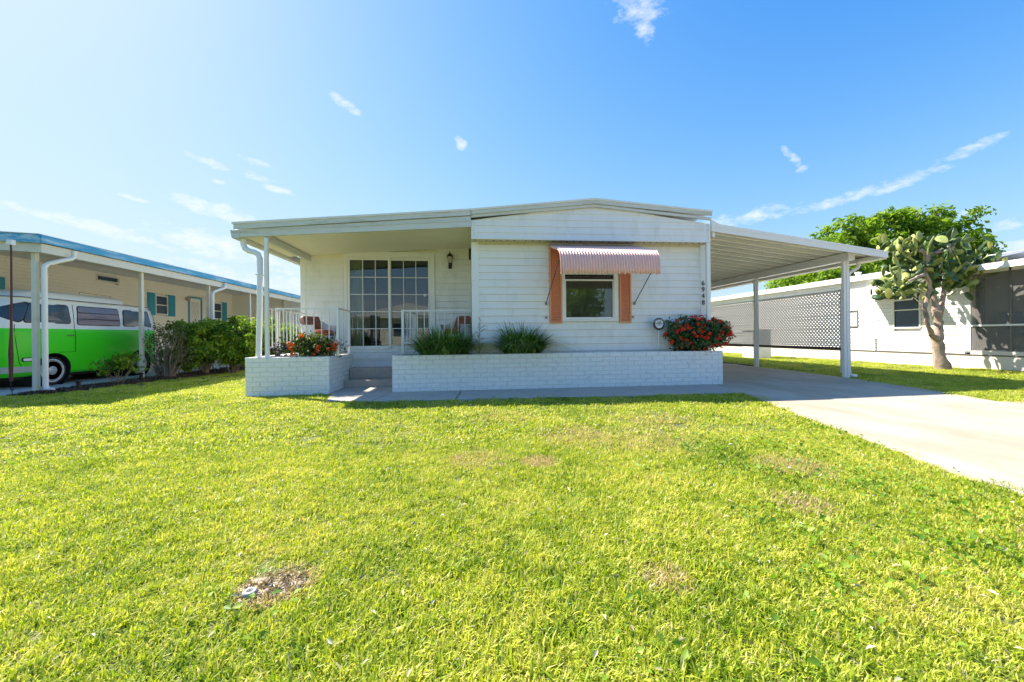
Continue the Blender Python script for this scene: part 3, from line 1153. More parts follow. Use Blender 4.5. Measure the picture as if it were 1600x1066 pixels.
# vent strip under the gable overhang
b = MB().box(.05, 4.30, YP + .012, YW - .003, 2.553, 2.559)
b.build('soffit', M_VENT, house)
vs_ = MB()
x = .08
while x < 4.2:
    vs_.box(x, x + .03, YP + .05, YP + .075, 2.549, 2.5528)
    x += .12 if rnd.random() < .8 else .2
o = vs_.build('vent_slots', M_DARK, house)
o['kind'] = 'stuff'
b = MB().box(.17, 4.24, YW - .03, YW - .0155, 2.515, 2.552)
b.build('top_moulding', mat('yellowed_trim', (.66, .60, .42), .6, .15, 20, dirt=(.3, .25, .12), dscale=15, damt=.6, dthr=(.5, .7)), house)

# --- roof: main gable and porch slope, with two-stage fascia
roof = MB()
T = .03
prof = [(XL - .02, 2.745), (XC, 3.042), (APX, 3.275), (4.31, 3.105)]
low = [(4.31, 3.105 - T), (APX, 3.275 - T), (XC, 3.042 - T), (XL - .02, 2.745 - T)]
roof.prism(prof + low, 6.66, 19.2)
ro = roof.build('roof', M_ROOFW, house, recalc=True)


def strip(P, dz0, dz1, y0, y1, name, mt):
    m = MB()
    poly = [(x, z + dz1) for x, z in P] + [(x, z + dz0) for x, z in reversed(P)]
    m.prism(poly, y0, y1)
    return m.build(name, mt, house, recalc=True)


RP = [(XL, 2.742), (XC - .004, 3.040)]
RG = [(XC + .004, 3.041), (APX, 3.270), (4.305, 3.102)]
strip(RP, -.105, -.028, 6.675, 6.70, 'fascia_board', M_FASCIA)
strip(RG, -.088, -.028, 6.675, 6.70, 'fascia_board', M_FASCIA)
strip([(XC + .004, 2.952), (APX, 3.180), (4.305, 2.99)], -.045, 0, 6.70, 6.738, 'fascia_board', M_FASCIA)
# roof metal lip with seams
lip = MB()
for P in (RP, RG):
    for (xa, za), (xb, zb) in zip(P[:-1], P[1:]):
        nseg = max(1, int(abs(xb - xa) / .30))
        for i in range(nseg):
            f0, f1 = i / nseg, (i + 1) / nseg
            x0, x1 = xa + (xb - xa) * f0, xa + (xb - xa) * f1
            z0, z1 = za + (zb - za) * f0, za + (zb - za) * f1
            lip.bar((x0 + .004, 6.668, z0 - .012), (x1 - .004, 6.668, z1 - .012), .012, .03 + .004 * rnd.random())
lip.build('roof_lip', M_ALU, house)
# porch beam strip (lower)
m = MB()
m.prism([(XL, 2.515), (XC - .003, 2.745), (XC - .003, 2.93), (XL, 2.635)], 6.702, 6.75)
m.build('porch_beam', M_FASCIA, house, recalc=True, bevel=.004)
m = MB()
m.prism([(XL - .005, 2.60), (XC - .003, 2.845), (XC - .003, 2.862), (XL - .005, 2.617)], 6.690, 6.7015)
m.build('beam_moulding', M_FASCIA, house, recalc=True)
# porch ceiling panels (seams parallel to the front)
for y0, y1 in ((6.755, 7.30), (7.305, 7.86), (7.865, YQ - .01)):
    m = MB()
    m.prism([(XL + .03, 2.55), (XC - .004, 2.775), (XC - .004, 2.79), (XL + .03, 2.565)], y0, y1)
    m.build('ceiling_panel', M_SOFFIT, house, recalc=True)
m = MB()
m.box(-3.245, -3.185, 6.755, YQ, 2.47, 2.565)
m.build('side_beam', M_FASCIA, house)
# gutter at the left edge
m = MB()
m.xprism([(0, 0), (0, 0)], 0, 0) if False else None
m.prism([(XL - .035, 2.50), (XL + .075, 2.50), (XL + .085, 2.62), (XL + .07, 2.62), (XL + .062, 2.515), (XL - .022, 2.515), (XL - .035, 2.60), (XL - .055, 2.63), (XL - .06, 2.62)], 6.71, 19.1)
m.build('gutter', M_FASCIA, house, recalc=True)
m = MB()
m.prism([(XL - .035, 2.50), (XL + .075, 2.50), (XL + .085, 2.62), (XL - .06, 2.625)], 6.692, 6.7085)
m.build('gutter_end', M_FASCIA, house, recalc=True)
# downspout
m = MB()
m.tube([(-3.60, 6.80, 2.51), (-3.60, 6.80, 2.43), (-3.57, 6.79, 2.36), (-3.50, 6.77, 2.315), (-3.42, 6.75, 2.295), (-3.35, 6.74, 2.26), (-3.32, 6.73, 2.19), (-3.325, 6.725, 1.4), (-3.345, 6.715, .615)], .042, 10)
m.build('downspout', M_ALU, house, smooth=True)
m = MB().box(-3.365, -3.28, 6.68, 6.775, 1.92, 1.935)
m.build('downspout_strap', M_ALU, house)
# porch post
m = MB().box(-3.245, -3.19, 6.70, 6.75, .60, 2.52)
m.build('porch_post', M_ALU, house, bevel=.004)
# separate white pipe/post at the right corner
m = MB().box(4.245, 4.318, YP + .0, YP + .06, .40, 2.553)
m.build('corner_post', M_ALU, house, bevel=.006)

# --- porch back wall
DX0, DX1, DZ1 = -2.553, -.723, 2.655
pw = MB()
pw.box(-3.39, DX0, YQ, YQ + .08, .61, 2.56)
MB().box(DX1, XC - .001, YQ, YQ + .08, .61, 2.76).build('porch_wall', M_WHITE, house)
pwo = pw.build('porch_wall', M_WHITE, house)
z = .63
while z < 2.75:
    h = PH
    # left part: x from -3.30 to DX0; the ceiling slopes
    def zc(x): return 2.55 + (x - XL - .03) * (2.775 - 2.55) / (XC - XL - .03)
    if z + h < zc(-3.0):
        plank(pwo, -3.30, YQ, z, DX0 - .01 + 3.30, h)
    if z < 2.70:
        plank(pwo, DX1 + .01, YQ, z, XC - .02 - DX1, h)
    z += PH
m = MB()
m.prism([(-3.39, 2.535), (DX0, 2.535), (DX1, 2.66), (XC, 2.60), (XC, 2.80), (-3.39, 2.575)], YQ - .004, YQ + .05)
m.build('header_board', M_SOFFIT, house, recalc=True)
m = MB().box(-3.395, -3.30, YQ - .02, YQ + .05, .60, 2.56)
m.build('corner_board', M_TRIM, house, bevel=.003)

# --- sliding glass door
door = MB()
door.box(DX0, DX0 + .075, YQ - .035, YQ + .05, .63, DZ1).box(DX1 - .09, DX1, YQ - .035, YQ + .05, .63, DZ1)
door.box(DX0 + .075, DX1 - .09, YQ - .035, YQ + .05, DZ1 - .105, DZ1)
door.box(DX0 + .075, DX1 - .09, YQ - .04, YQ + .05, .60, .66)
dfo = door.build('sliding_door', M_TRIM, house, bevel=.004)
m = MB().box(DX0 - .01, DX1 + .01, YQ - .044, YQ - .036, DZ1 - .03, DZ1 + .012)
m.build('door_head_trim', M_TRIM, house)


def sash(x0, x1, y, nm):
    z0, z1 = .662, DZ1 - .107
    fr = MB()
    fw_ = .045
    fr.box(x0, x0 + fw_, y, y + .03, z0, z1).box(x1 - fw_, x1, y, y + .03, z0, z1)
    fr.box(x0 + fw_, x1 - fw_, y, y + .03, z1 - .05, z1).box(x0 + fw_, x1 - fw_, y, y + .03, z0, z0 + .075)
    so = fr.build(nm, M_TRIM, house, bevel=.003)
    gx0, gx1, gz0, gz1 = x0 + fw_, x1 - fw_, z0 + .075, z1 - .05
    nc, nr_ = 3, 5
    mu = MB()
    bw = .013
    for i in range(1, nc):
        xx_ = gx0 + (gx1 - gx0) * i / nc
        mu.box(xx_ - bw / 2, xx_ + bw / 2, y + .004, y + .02, gz0, gz1)
    for j in range(1, nr_):
        zz_ = gz0 + (gz1 - gz0) * j / nr_
        mu.box(gx0, gx1, y + .006, y + .022, zz_ - bw / 2, zz_ + bw / 2)
    mu.build('muntin', M_TRIM, so)
    pane = None
    for i in range(nc):
        for j in range(nr_):
            if pane is None:
                q = MB().box(0, (gx1 - gx0) / nc - bw, 0, .003, 0, (gz1 - gz0) / nr_ - bw)
                pane = q.mesh('pane', M_GLASS)
            inst('pane', pane, so, (gx0 + (gx1 - gx0) * i / nc + bw / 2, y + .024, gz0 + (gz1 - gz0) * j / nr_ + bw / 2))
    return so


sash(DX0 + .078, -1.625, YQ - .03, 'door_panel')
s2 = sash(-1.66, DX1 - .093, YQ + .006, 'door_panel')
m = MB().box(-.862, -.845, YQ - .02, YQ + .004, 1.45, 1.60)
m.build('door_handle', M_ALU, house)
m = MB()
m.lathe([(0, 0), (.028, 0), (.028, .012), (0, .016)], (-.93, YQ + .003, 1.78), 'y', 12)
m.build('door_badge', M_ALU, house)
# room behind the door
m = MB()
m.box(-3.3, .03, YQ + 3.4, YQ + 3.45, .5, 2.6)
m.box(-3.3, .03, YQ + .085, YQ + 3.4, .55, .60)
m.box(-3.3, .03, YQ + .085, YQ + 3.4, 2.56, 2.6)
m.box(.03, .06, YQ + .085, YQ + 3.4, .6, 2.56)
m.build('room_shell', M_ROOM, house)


def curtain(x0, x1, y, z0, z1, waves, amp, parent, nm='curtain'):
    m = MB()
    n = waves * 6
    vs = []
    for i in range(n + 1):
        x = x0 + (x1 - x0) * i / n
        yy_ = y + amp * math.sin(2 * PI * i / 6) + rnd.uniform(-.004, .004)
        vs += [(x, yy_, z0), (x, yy_, z1)]
    m.add(vs, [(2 * i, 2 * i + 2, 2 * i + 3, 2 * i + 1) for i in range(n)])
    return m.build(nm, M_CURT, parent, smooth=True)


curtain(-2.47, -2.20, YQ + .16, .62, 2.56, 5, .025, house)
# furniture seen dimly through the door
m = MB()
m.box(-1.45, -.95, YQ + 1.6, YQ + 2.1, .60, 1.05).box(-1.45, -.95, YQ + 2.05, YQ + 2.12, 1.05, 1.55)
m.box(-2.2, -1.7, YQ + 2.2, YQ + 2.7, .60, 1.05)
m.build('dim_furniture', M_CURT, house)

# --- front window with blinds
FX0, FX1, FZ0, FZ1 = 1.632, 2.668, 1.186, 2.04
m = MB()
m.box(FX0, FX0 + .058, YW - .035, YW + .03, FZ0, FZ1).box(FX1 - .078, FX1, YW - .035, YW + .03, FZ0, FZ1)
m.box(FX0 + .058, FX1 - .078, YW - .035, YW + .03, FZ1 - .04, FZ1).box(FX0 + .058, FX1 - .078, YW - .04, YW + .03, FZ0, FZ0 + .03)
wo = m.build('front_window', M_TRIM, house, bevel=.003)
m = MB().box(FX0 + .0, FX1 + .0, YW - .05, YW - .02, FZ0 - .025, FZ0 - .001)
m.build('window_sill', M_TRIM, house, bevel=.003)
m = MB().box(1.69, 2.59, YW - .02, YW + .01, 1.885, 1.915)
m.box(1.69, 1.71, YW - .015, YW + .01, 1.216, 1.885).box(2.57, 2.59, YW - .015, YW + .01, 1.216, 1.885).box(1.71, 2.57, YW - .015, YW + .01, 1.216, 1.235)
m.build('sash', M_TRIM, wo, bevel=.002)
m = MB().box(1.71, 2.57, YW + .0, YW + .003, 1.236, 1.884)
m.build('pane', M_GLASS, wo)
m = MB().box(1.69, 2.59, YW + .012, YW + .015, 1.916, 1.999)
m.build('pane', M_GLASS, wo)
sl = MB().box(0, .87, 0, .022, 0, .0012).mesh('blind_slat', M_BLIND)
z = 1.24
while z < 1.99:
    inst('blind_slat', sl, wo, (1.70, YW + .055, z), (R(-32), 0, 0))
    z += .021
m = MB()
for xx_ in (1.80, 2.13, 2.46):
    m.box(xx_ - .002, xx_ + .002, YW + .050, YW + .053, 1.23, 2.0)
m.build('blind_cords', M_CURT, wo)
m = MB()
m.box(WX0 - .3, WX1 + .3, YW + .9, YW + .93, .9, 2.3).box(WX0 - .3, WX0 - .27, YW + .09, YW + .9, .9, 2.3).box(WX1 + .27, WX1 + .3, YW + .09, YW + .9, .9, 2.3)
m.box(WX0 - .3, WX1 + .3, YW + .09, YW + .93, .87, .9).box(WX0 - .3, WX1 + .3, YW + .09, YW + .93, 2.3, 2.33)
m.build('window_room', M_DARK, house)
m = MB()
m.lathe([(0, -.01), (.035, -.01), (.042, 0), (.035, .012), (0, .014)], (1.775, YW + .035, 1.29), 'y', 14)
m.build('window_ornament', M_CURT, wo, smooth=True)

# --- coral shutters: frame and louvres
for x0, x1 in ((1.405, 1.63), (2.69, 2.905)):
    z0, z1 = 1.128, 2.50
    m = MB()
    m.box(x0, x0 + .028, YW - .05, YW - .0155, z0, z1).box(x1 - .028, x1, YW - .05, YW - .0155, z0, z1)
    m.box(x0 + .028, x1 - .028, YW - .05, YW - .0155, z0, z0 + .03).box(x0 + .028, x1 - .028, YW - .05, YW - .0155, z1 - .03, z1)
    m.box(x0 + .028, x1 - .028, YW - .022, YW - .0156, z0 + .03, z1 - .03)
    so = m.build('shutter', M_CORAL, house, bevel=.002)
    lv = MB().xprism([(0, 0), (-.020, -.016), (-.023, -.012), (-.001, .010)], 0, x1 - x0 - .056).mesh('louvre', M_CORAL)
    z = z0 + .05
    while z < z1 - .03:
        inst('louvre', lv, so, (x0 + .028, YW - .024, z))
        z += .0345

# --- house numbers, lantern, hardware
for ch, z in zip('6948', (1.848, 1.729, 1.610, 1.491)):
    text_obj('house_number', ch, .125, M_NUM, house, (4.293, YW - .030, z), (R(90), 0, 0), .004)
# lantern
ln = MB()
lx, ly, lz = -.40, YQ - .13, 2.50
m = MB()
m.box(lx - .035, lx + .035, YQ - .03, YQ - .0155, lz - .17, lz + .02)
m.tube([(lx, YQ - .03, lz - .12), (lx, YQ - .09, lz - .16), (lx, ly, lz - .12)], .008, 6)
lo = m.build('wall_lantern', M_BRONZE, house)
m = MB()
m.lathe([(.03, -.10), (.034, -.075), (.030, -.072), (.062, .06), (.072, .065), (.05, .10), (.02, .13), (.008, .15), (.008, .165), (0, .18)], (lx, ly, lz), 'z', 6)
m.build('lantern_cage', M_BRONZE, lo)
m = MB()
m.lathe([(.034, -.065), (.064, .055)], (lx, ly - .004, lz), 'z', 6)
m.build('lantern_glass', M_LAMPGL, lo)
m = MB().box(-.012, .034, YQ - .42, YQ - .30, 2.46, 2.68)
m.build('meter_box', M_BRONZE, house)
for xx_ in (1.343, 2.94):
    m = MB()
    for a in (R(45), R(-45)):
        c, s_ = math.cos(a) * .028, math.sin(a) * .028
        m.bar((xx_ - c, YW - .022, 1.232 - s_), (xx_ + c, YW - .022, 1.232 + s_), .008, .016, (0, 1, 0))
    m.build('awning_clip', M_IRON, house)

# --- corrugated pink awning
aw = thing('window_awning', 'faded pink corrugated metal awning over the front window with grey struts', 'awning', (2.18, YW - .03, 2.53))
NX, X0, X1 = 320, 1.385, 2.985
profY = [(YW - .03, 2.515), (YW - .25, 2.445), (YW - .50, 2.365), (YW - .76, 2.295), (YW - .88, 2.250), (YW - .95, 2.18), (YW - .985, 2.07), (YW - .997, 1.96), (YW - 1.0, 1.865)]
vs, fs = [], []
for j, (yy_, zz_) in enumerate(profY):
    a = profY[max(0, j - 1)]
    b_ = profY[min(len(profY) - 1, j + 1)]
    tn = Vector((0, b_[0] - a[0], b_[1] - a[1])).normalized()
    nr_ = Vector((0, tn.z, -tn.y))
    for i in range(NX + 1):
        x = X0 + (X1 - X0) * i / NX
        w_ = .0125 * math.cos(2 * PI * (x - X0) / .0444)
        zz2 = zz_
        if j == len(profY) - 1:
            zz2 = zz_ + .012 * math.cos(2 * PI * (x - X0) / .0888)
        vs.append((x, yy_ + nr_.y * w_, zz2 + nr_.z * w_))
for j in range(len(profY) - 1):
    for i in range(NX):
        a = j * (NX + 1) + i
        fs.append((a, a + 1, a + NX + 2, a + NX + 1))
m = MB().add(vs, fs)
o = m.build('awning_sheet', M_PINK, aw, smooth=True)
md = o.modifiers.new('solid', 'SOLIDIFY')
md.thickness = .002
m = MB().box(X0 - .01, X1 + .01, YW - .05, YW - .016, 2.520, 2.548)
m.build('awning_rail', M_CREAMTRIM, aw)
for xx_ in (X0 + .01, X1 - .01):
    m = MB()
    pr = [(xx_, a, b_ - .012) for a, b_ in profY]
    m.tube(pr, .008, 6)
    m.build('edge_rod', M_PINK, aw, smooth=True)
    m = MB()
    xe = xx_ - .05 if xx_ < 2 else xx_ + .0
    m.tube([(xx_ + (.03 if xx_ > 2 else 0), YW - .84, 2.08), (xe, YW - .02, 1.48)], .009, 6)
    m.box(xe - .018, xe + .018, YW - .035, YW - .015, 1.455, 1.50)
    m.build('strut', M_IRON, aw)

# ================================================================ BRICK PLANTERS AND STEPS
BL, BH = .2205, .0765
brick_meshes = []
for k in range(6):
    r_ = random.Random(50 + k)
    j = lambda s=.0025: r_.uniform(-s, s)
    L, D, H = BL - .0085, .012, BH - .008
    cf = .005
    m = MB()
    vs = [(0 + j(), D, 0 + j(.0015)), (L + j(), D, 0 + j(.0015)), (L + j(), D, H + j(.0015)), (0 + j(), D, H + j(.0015))]
    vs += [(cf + j(.002), -j(.001), cf), (L - cf + j(.002), -j(.001), cf), (L - cf, j(.001), H - cf), (cf, j(.001), H - cf)]
    m.add(vs, [(4, 5, 6, 7), (0, 1, 5, 4), (1, 2, 6, 5), (2, 3, 7, 6), (3, 0, 4, 7)])
    brick_meshes.append(m.mesh('brick', M_BRICK))
half_meshes = []


def brick_len(L):
    key = round(L, 3)
    for k_, q in half_meshes:
        if k_ == key:
            return q
    m = MB()
    D, H, cf = .012, BH - .008, .005
    vs = [(0, D, 0), (L, D, 0), (L, D, H), (0, D, H), (cf, 0, cf), (L - cf, 0, cf), (L - cf, 0, H - cf), (cf, 0, H - cf)]
    m.add(vs, [(4, 5, 6, 7), (0, 1, 5, 4), (1, 2, 6, 5), (2, 3, 7, 6), (3, 0, 4, 7)])
    q = m.mesh('brick', M_BRICK)
    half_meshes.append((key, q))
    return q


def brick_face(parent, p0, L, courses, rotz, seed):
    """running bond along local +x starting at p0, facing local -y"""
    r_ = random.Random(seed)
    dx, dy = math.cos(rotz), math.sin(rotz)
    for c in range(courses):
        x = 0.0 if c % 2 == 0 else -BL / 2
        while x < L - .02:
            a, b_ = max(x, 0), min(x + BL, L)
            if b_ - a > .03:
                pr = r_.uniform(-.0018, .0018)
                if b_ - a > BL - .002:
                    me = r_.choice(brick_meshes)
                else:
                    me = brick_len(b_ - a - .009)
                lx_, ly_ = a + .0045, pr
                inst('brick', me, parent, (p0[0] + dx * lx_ - dy * ly_, p0[1] + dy * lx_ + dx * ly_, p0[2] + c * BH + .004), (0, r_.uniform(-.004, .004), rotz))
            x += BL


plr = thing('brick_planter', 'long low white painted brick planter along the front wall', 'planter', (1.6, 6.7, 0))
m = MB()
m.box(-1.262, 4.443, 6.627, 6.72, 0, .604).box(-1.262, -1.17, 6.72, 7.95, 0, .604).box(4.35, 4.443, 6.72, YW - .03, 0, .604)
m.build('planter_wall', M_MORTAR, plr)
brick_face(plr, (-1.269, 6.618, 0), 5.719, 8, 0, 1)
m = MB().box(-1.269, 4.45, 6.622, 6.722, .6045, .612)
m.build('top_edge', M_BRICK, plr, bevel=.002)
m = MB().box(-1.17, 4.35, 6.722, YW - .03, .2, .565)
m.build('soil', M_SOIL, plr)
m = MB().box(-1.265, .035, 7.18, YQ, .3, .612)
struct(m.build('porch_floor', mat('painted_porch_floor', (.66, .67, .70), .6, .08, 6, .2, 60)), 'white painted porch floor right of the steps')
pll = thing('brick_planter', 'short white painted brick planter left of the steps with a porch post on it', 'planter', (-2.9, 6.7, 0))
m = MB()
m.box(-3.513, -2.257, 6.658, 6.76, 0, .604).box(-2.36, -2.257, 6.76, 7.98, 0, .604).box(-3.513, -3.42, 6.76, 8.4, 0, .604)
m.build('planter_wall', M_MORTAR, pll)
brick_face(pll, (-3.52, 6.65, 0), 1.27, 8, 0, 2)
brick_face(pll, (-2.25, 6.65, 0), 1.33, 8, R(90), 3)
brick_face(pll, (-3.52, 8.40, 0), 1.75, 8, R(-90), 4)
m = MB()
m.box(-3.52, -2.25, 6.652, 6.76, .6045, .612).box(-2.355, -2.25, 6.76, 7.98, .6045, .612).box(-3.52, -3.42, 6.76, 8.4, .6045, .612)
m.build('top_edge', M_BRICK, pll, bevel=.002)
m = MB().box(-3.42, -2.36, 6.76, 7.4, .2, .575)
m.build('soil', M_SOIL, pll)
m = MB().poly([(-3.42, 7.4), (-2.36, 7.4), (-2.36, 7.98), (-2.25, 7.98), (-2.25, 7.96), (-1.265, 7.96), (-1.265, YQ), (-3.42, YQ)], .46, .612)
struct(m.build('porch_floor', MATS['painted_porch_floor']), 'white painted porch floor behind the steps')
m = MB().box(-2.255, -1.265, 7.975, 8.1, .0, .459)
m.build('riser', MATS['painted_porch_floor'], pll)
MB().box(-2.253, -1.266, 7.94, 7.9595, .50, .608).build('slab_nosing', MATS['painted_porch_floor'], pll)
st = thing('concrete_steps', 'rough grey concrete steps between the two white planters', 'steps', (-1.76, 7.6, 0))
m = MB().box(-2.30 + .055, -1.272, 7.36, 7.72, .0, .147)
m.build('step', M_STEP, st, bevel=.008)
m = MB().box(-2.24, -1.272, 7.68, 7.974, .148, .338)
m.build('step', M_STEP, st, bevel=.008)
# loose pale stone in the left planter and dead leaves
for (x, y, sx_, lb) in ((-2.96, 6.95, .13, 'flat pale stone lying in the left planter beside the flowering bush'),
                        (-2.50, 6.92, .10, 'smaller pale stone at the right end of the left planter')):
    t = thing('garden_stone', lb, 'stone', (x, y, .575))
    m = MB()
    rr_ = random.Random(int(x * 100))
    prof_ = [(0, .0), (sx_ * .9, .0), (sx_, .02), (sx_ * .8, .042), (0, .05)]
    m.lathe(prof_, (x, y, .576), 'z', 9)
    m.v = [(a + rr_.uniform(-.012, .012), b_ + rr_.uniform(-.012, .012), c) for a, b_, c in m.v]
    m.build('stone', M_ROCK, t)

# ================================================================ RAILINGS
def railing(name, label, runs, ztop, zbot, zfoot, posts, sp=.13):
    t = thing(name, label, 'railing', posts[0][:2] + (zfoot,))
    m = MB()
    mb = MB()
    pk = MB().box(-.007, .007, -.007, .007, zbot + .012, ztop - .012).mesh('picket', M_ALU)
    for (a, b_) in runs:
        a3, b3 = Vector((a[0], a[1], 0)), Vector((b_[0], b_[1], 0))
        m.bar((a[0], a[1], ztop), (b_[0], b_[1], ztop), .035, .024)
        mb.bar((a[0], a[1], zbot), (b_[0], b_[1], zbot), .026, .022)
        L = (b3 - a3).length
        n_ = max(1, int(L / sp))
        for i in range(1, n_ + 1):
            p = a3.lerp(b3, i / (n_ + 1))
            inst('picket', pk, t, (p.x, p.y, 0))
    m.build('top_rail', M_ALU, t)
    mb.build('bottom_rail', M_ALU, t)
    for p in posts:
        MB().box(p[0] - p[2], p[0] + p[2], p[1] - p[2], p[1] + p[2], zfoot, ztop + .02).build('post', M_ALU, t, bevel=.003)
    return t


railing('porch_railing', 'white metal railing right of the steps, running to the house wall',
        [((-1.215, 7.5), (.03, 7.5)), ((-1.205, 7.53), (-1.13, 8.40))], 1.395, .80, .612, [(-1.23, 7.5, .024), (-1.13, 8.41, .016)])
railing('porch_railing', 'white metal railing left of the steps behind the orange flowering bush',
        [((-3.18, 6.93), (-2.22, 6.93)), ((-2.20, 6.96), (-2.215, 7.58)), ((-3.30, 6.93), (-3.30, 8.40))], 1.40, .76, .612,
        [(-2.20, 6.93, .020), (-2.215, 7.60, .020), (-3.30, 7.25, .016)], .135)

# ================================================================ PORCH CHAIRS
def chair(loc, rz, label):
    t = thing('wicker_chair', label, 'chair', loc, rz, 'wicker chairs on the porch')
    t.scale = (.9, .9, .95)
    m = MB()   # barrel shell: open arc, flared rim
    n_ = 22
    vs = []
    for i in range(n_ + 1):
        a = R(-35) + (R(250)) * i / n_
        hh = .56 + .20 * max(0, math.sin(a)) ** 1.5
        cx, cy = math.cos(a), math.sin(a)
        for (r_, z_) in ((.30, .06), (.315, .35), (.345, hh), (.375, hh + .01), (.345, hh - .03), (.29, .35), (.27, .06)):
            vs.append((cx * r_, cy * r_, z_))
    fs = []
    for i in range(n_):
        for k in range(6):
            a = i * 7 + k
            fs.append((a, a + 1, a + 8, a + 7))
    fs += [tuple(range(7)), tuple(reversed([n_ * 7 + k for k in range(7)]))]
    m.add(vs, fs)
    m.build('shell', M_WICKER, t, smooth=True, local=True)
    m = MB()
    m.lathe([(0, .10), (.27, .10), (.285, .14), (.285, .33), (.27, .36), (0, .36)], (0, 0, 0), 'z', 20)
    m.build('seat_base', M_WICKER, t, smooth=True, local=True)
    m = MB()
    m.lathe([(0, .365), (.24, .365), (.275, .39), (.275, .44), (.24, .475), (0, .485)], (0, -.02, 0), 'z', 18)
    m.build('seat_cushion', M_RUST, t, smooth=True, local=True)
    m = MB()
    w_, h_ = .21, .155
    vs = []
    for s_ in (-1, 1):
        for i in range(7):
            for k in range(7):
                u, v_ = i / 6 * 2 - 1, k / 6 * 2 - 1
                th = .065 * (1 - abs(u) ** 3) * (1 - abs(v_) ** 3) + .004
                vs.append((u * w_ * (1 - .06 * abs(v_)), .15 + s_ * th + .06 * v_, .60 + v_ * h_))
    fs = []
    for q in range(2):
        for i in range(6):
            for k in range(6):
                a = q * 49 + i * 7 + k
                fs.append((a, a + 7, a + 8, a + 1) if q == 0 else (a, a + 1, a + 8, a + 7))
    m.add(vs, fs)
    m.build('back_cushion', M_PATT, t, smooth=True, local=True)
    for x_, y_ in ((-.2, -.2), (.2, -.2), (-.2, .2), (.2, .2)):
        MB().box(x_ - .02, x_ + .02, y_ - .02, y_ + .02, 0, .10).build('leg', M_WICKER, t, local=True)
    return t


chair((-2.87, 7.93, .612), R(62), 'white wicker tub chair with rust cushions left of the glass door')
chair((-.26, 8.08, .612), R(-42), 'white wicker tub chair with rust cushions right of the glass door')

# ================================================================ CARPORT
cp = thing('carport', 'white aluminium carport roof with slim posts on the right side of the house', 'carport', (6.0, 7.1, 0))
CX0, CX1 = 4.325, 7.85


def zc_top(x): return 2.867 + (x - 4.32) * (2.436 - 2.867) / (7.85 - 4.32)


m = MB()
m.prism([(CX0, zc_top(CX0) - .115), (CX1, 2.305), (CX1, 2.436), (4.47, 2.885), (4.31, 2.965), (4.316, 2.90)], YP - .03, YP)
m.build('fascia', M_ALU, cp, recalc=True, bevel=.003)
m = MB()
m.prism([(CX0, zc_top(CX0) - .035), (CX1 + .004, 2.40), (CX1 + .004, 2.43), (4.47, 2.878), (CX0, 2.93)], YP - .038, YP - .0305)
m.build('fascia_moulding', M_ALU, cp, recalc=True)
# roof pans: each 0.30 m wide, seam ribs hanging below
y = YP + .004
pan = MB()
dz = -.03
pan.prism([(CX0, zc_top(CX0) + dz - .012), (CX1, 2.436 + dz - .012), (CX1, 2.436 + dz), (CX0, zc_top(CX0) + dz)], 0, .296)
pan.prism([(CX0, zc_top(CX0) + dz - .024), (CX1, 2.436 + dz - .024), (CX1, 2.436 + dz - .0125), (CX0, zc_top(CX0) + dz - .0125)], .0, .016)
pan.prism([(CX0, zc_top(CX0) + dz - .018), (CX1, 2.436 + dz - .018), (CX1, 2.436 + dz - .0125), (CX0, zc_top(CX0) + dz - .0125)], .19, .215)
M_PAN = mat('carport_pan', (.88, .85, .70), .32, .08, 1.5, .05, 30, spec=.6)  # yellowish cast of the pans is lawn bounce light painted into their colour
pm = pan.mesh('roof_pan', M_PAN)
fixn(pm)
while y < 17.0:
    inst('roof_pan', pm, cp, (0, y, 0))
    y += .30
m = MB().box(7.22, 7.36, YP + .16, 17.0, 2.30, 2.435 - .028 - .0)
m.v = [(a, b_, c if c < 2.35 else (zc_top(a) - .062)) for a, b_, c in m.v]
m.build('beam', M_ALU, cp, bevel=.004)
m = MB().prism([(CX1 - .14, 2.30), (CX1, 2.29), (CX1 + .012, 2.42), (CX1 - .0, 2.43), (CX1 - .012, 2.312), (CX1 - .13, 2.312), (CX1 - .135, 2.37), (CX1 - .145, 2.37)], YP + .003, 17.0)
m.build('gutter', M_ALU, cp, recalc=True)
MB().box(4.36, 4.41, YP + .003, YP + .02, 2.66, 2.745).build('bracket', M_ALU, cp)
for (x, y_, w_) in ((7.325, 7.09, .052), (7.46, 9.72, .045), (7.40, 12.6, .045)):
    m = MB()
    m.box(x - w_, x - .002, y_ - .03, y_ + .03, .022, 2.40).box(x + .002, x + w_ + .006, y_ - .038, y_ + .03, .022, 2.36)
    m.build('post', M_ALU, cp, bevel=.004)
m = MB()
m.tube([(7.66, 7.12, 2.31), (7.66, 7.12, 2.24), (7.64, 7.12, 2.19), (7.58, 7.12, 2.15), (7.50, 7.12, 2.11), (7.44, 7.12, 2.06), (7.425, 7.12, 1.98), (7.425, 7.12, .20), (7.43, 7.115, .10), (7.47, 7.105, .055), (7.56, 7.09, .05)], .033, 8)
m.build('downspout', M_ALU, cp, smooth=True)

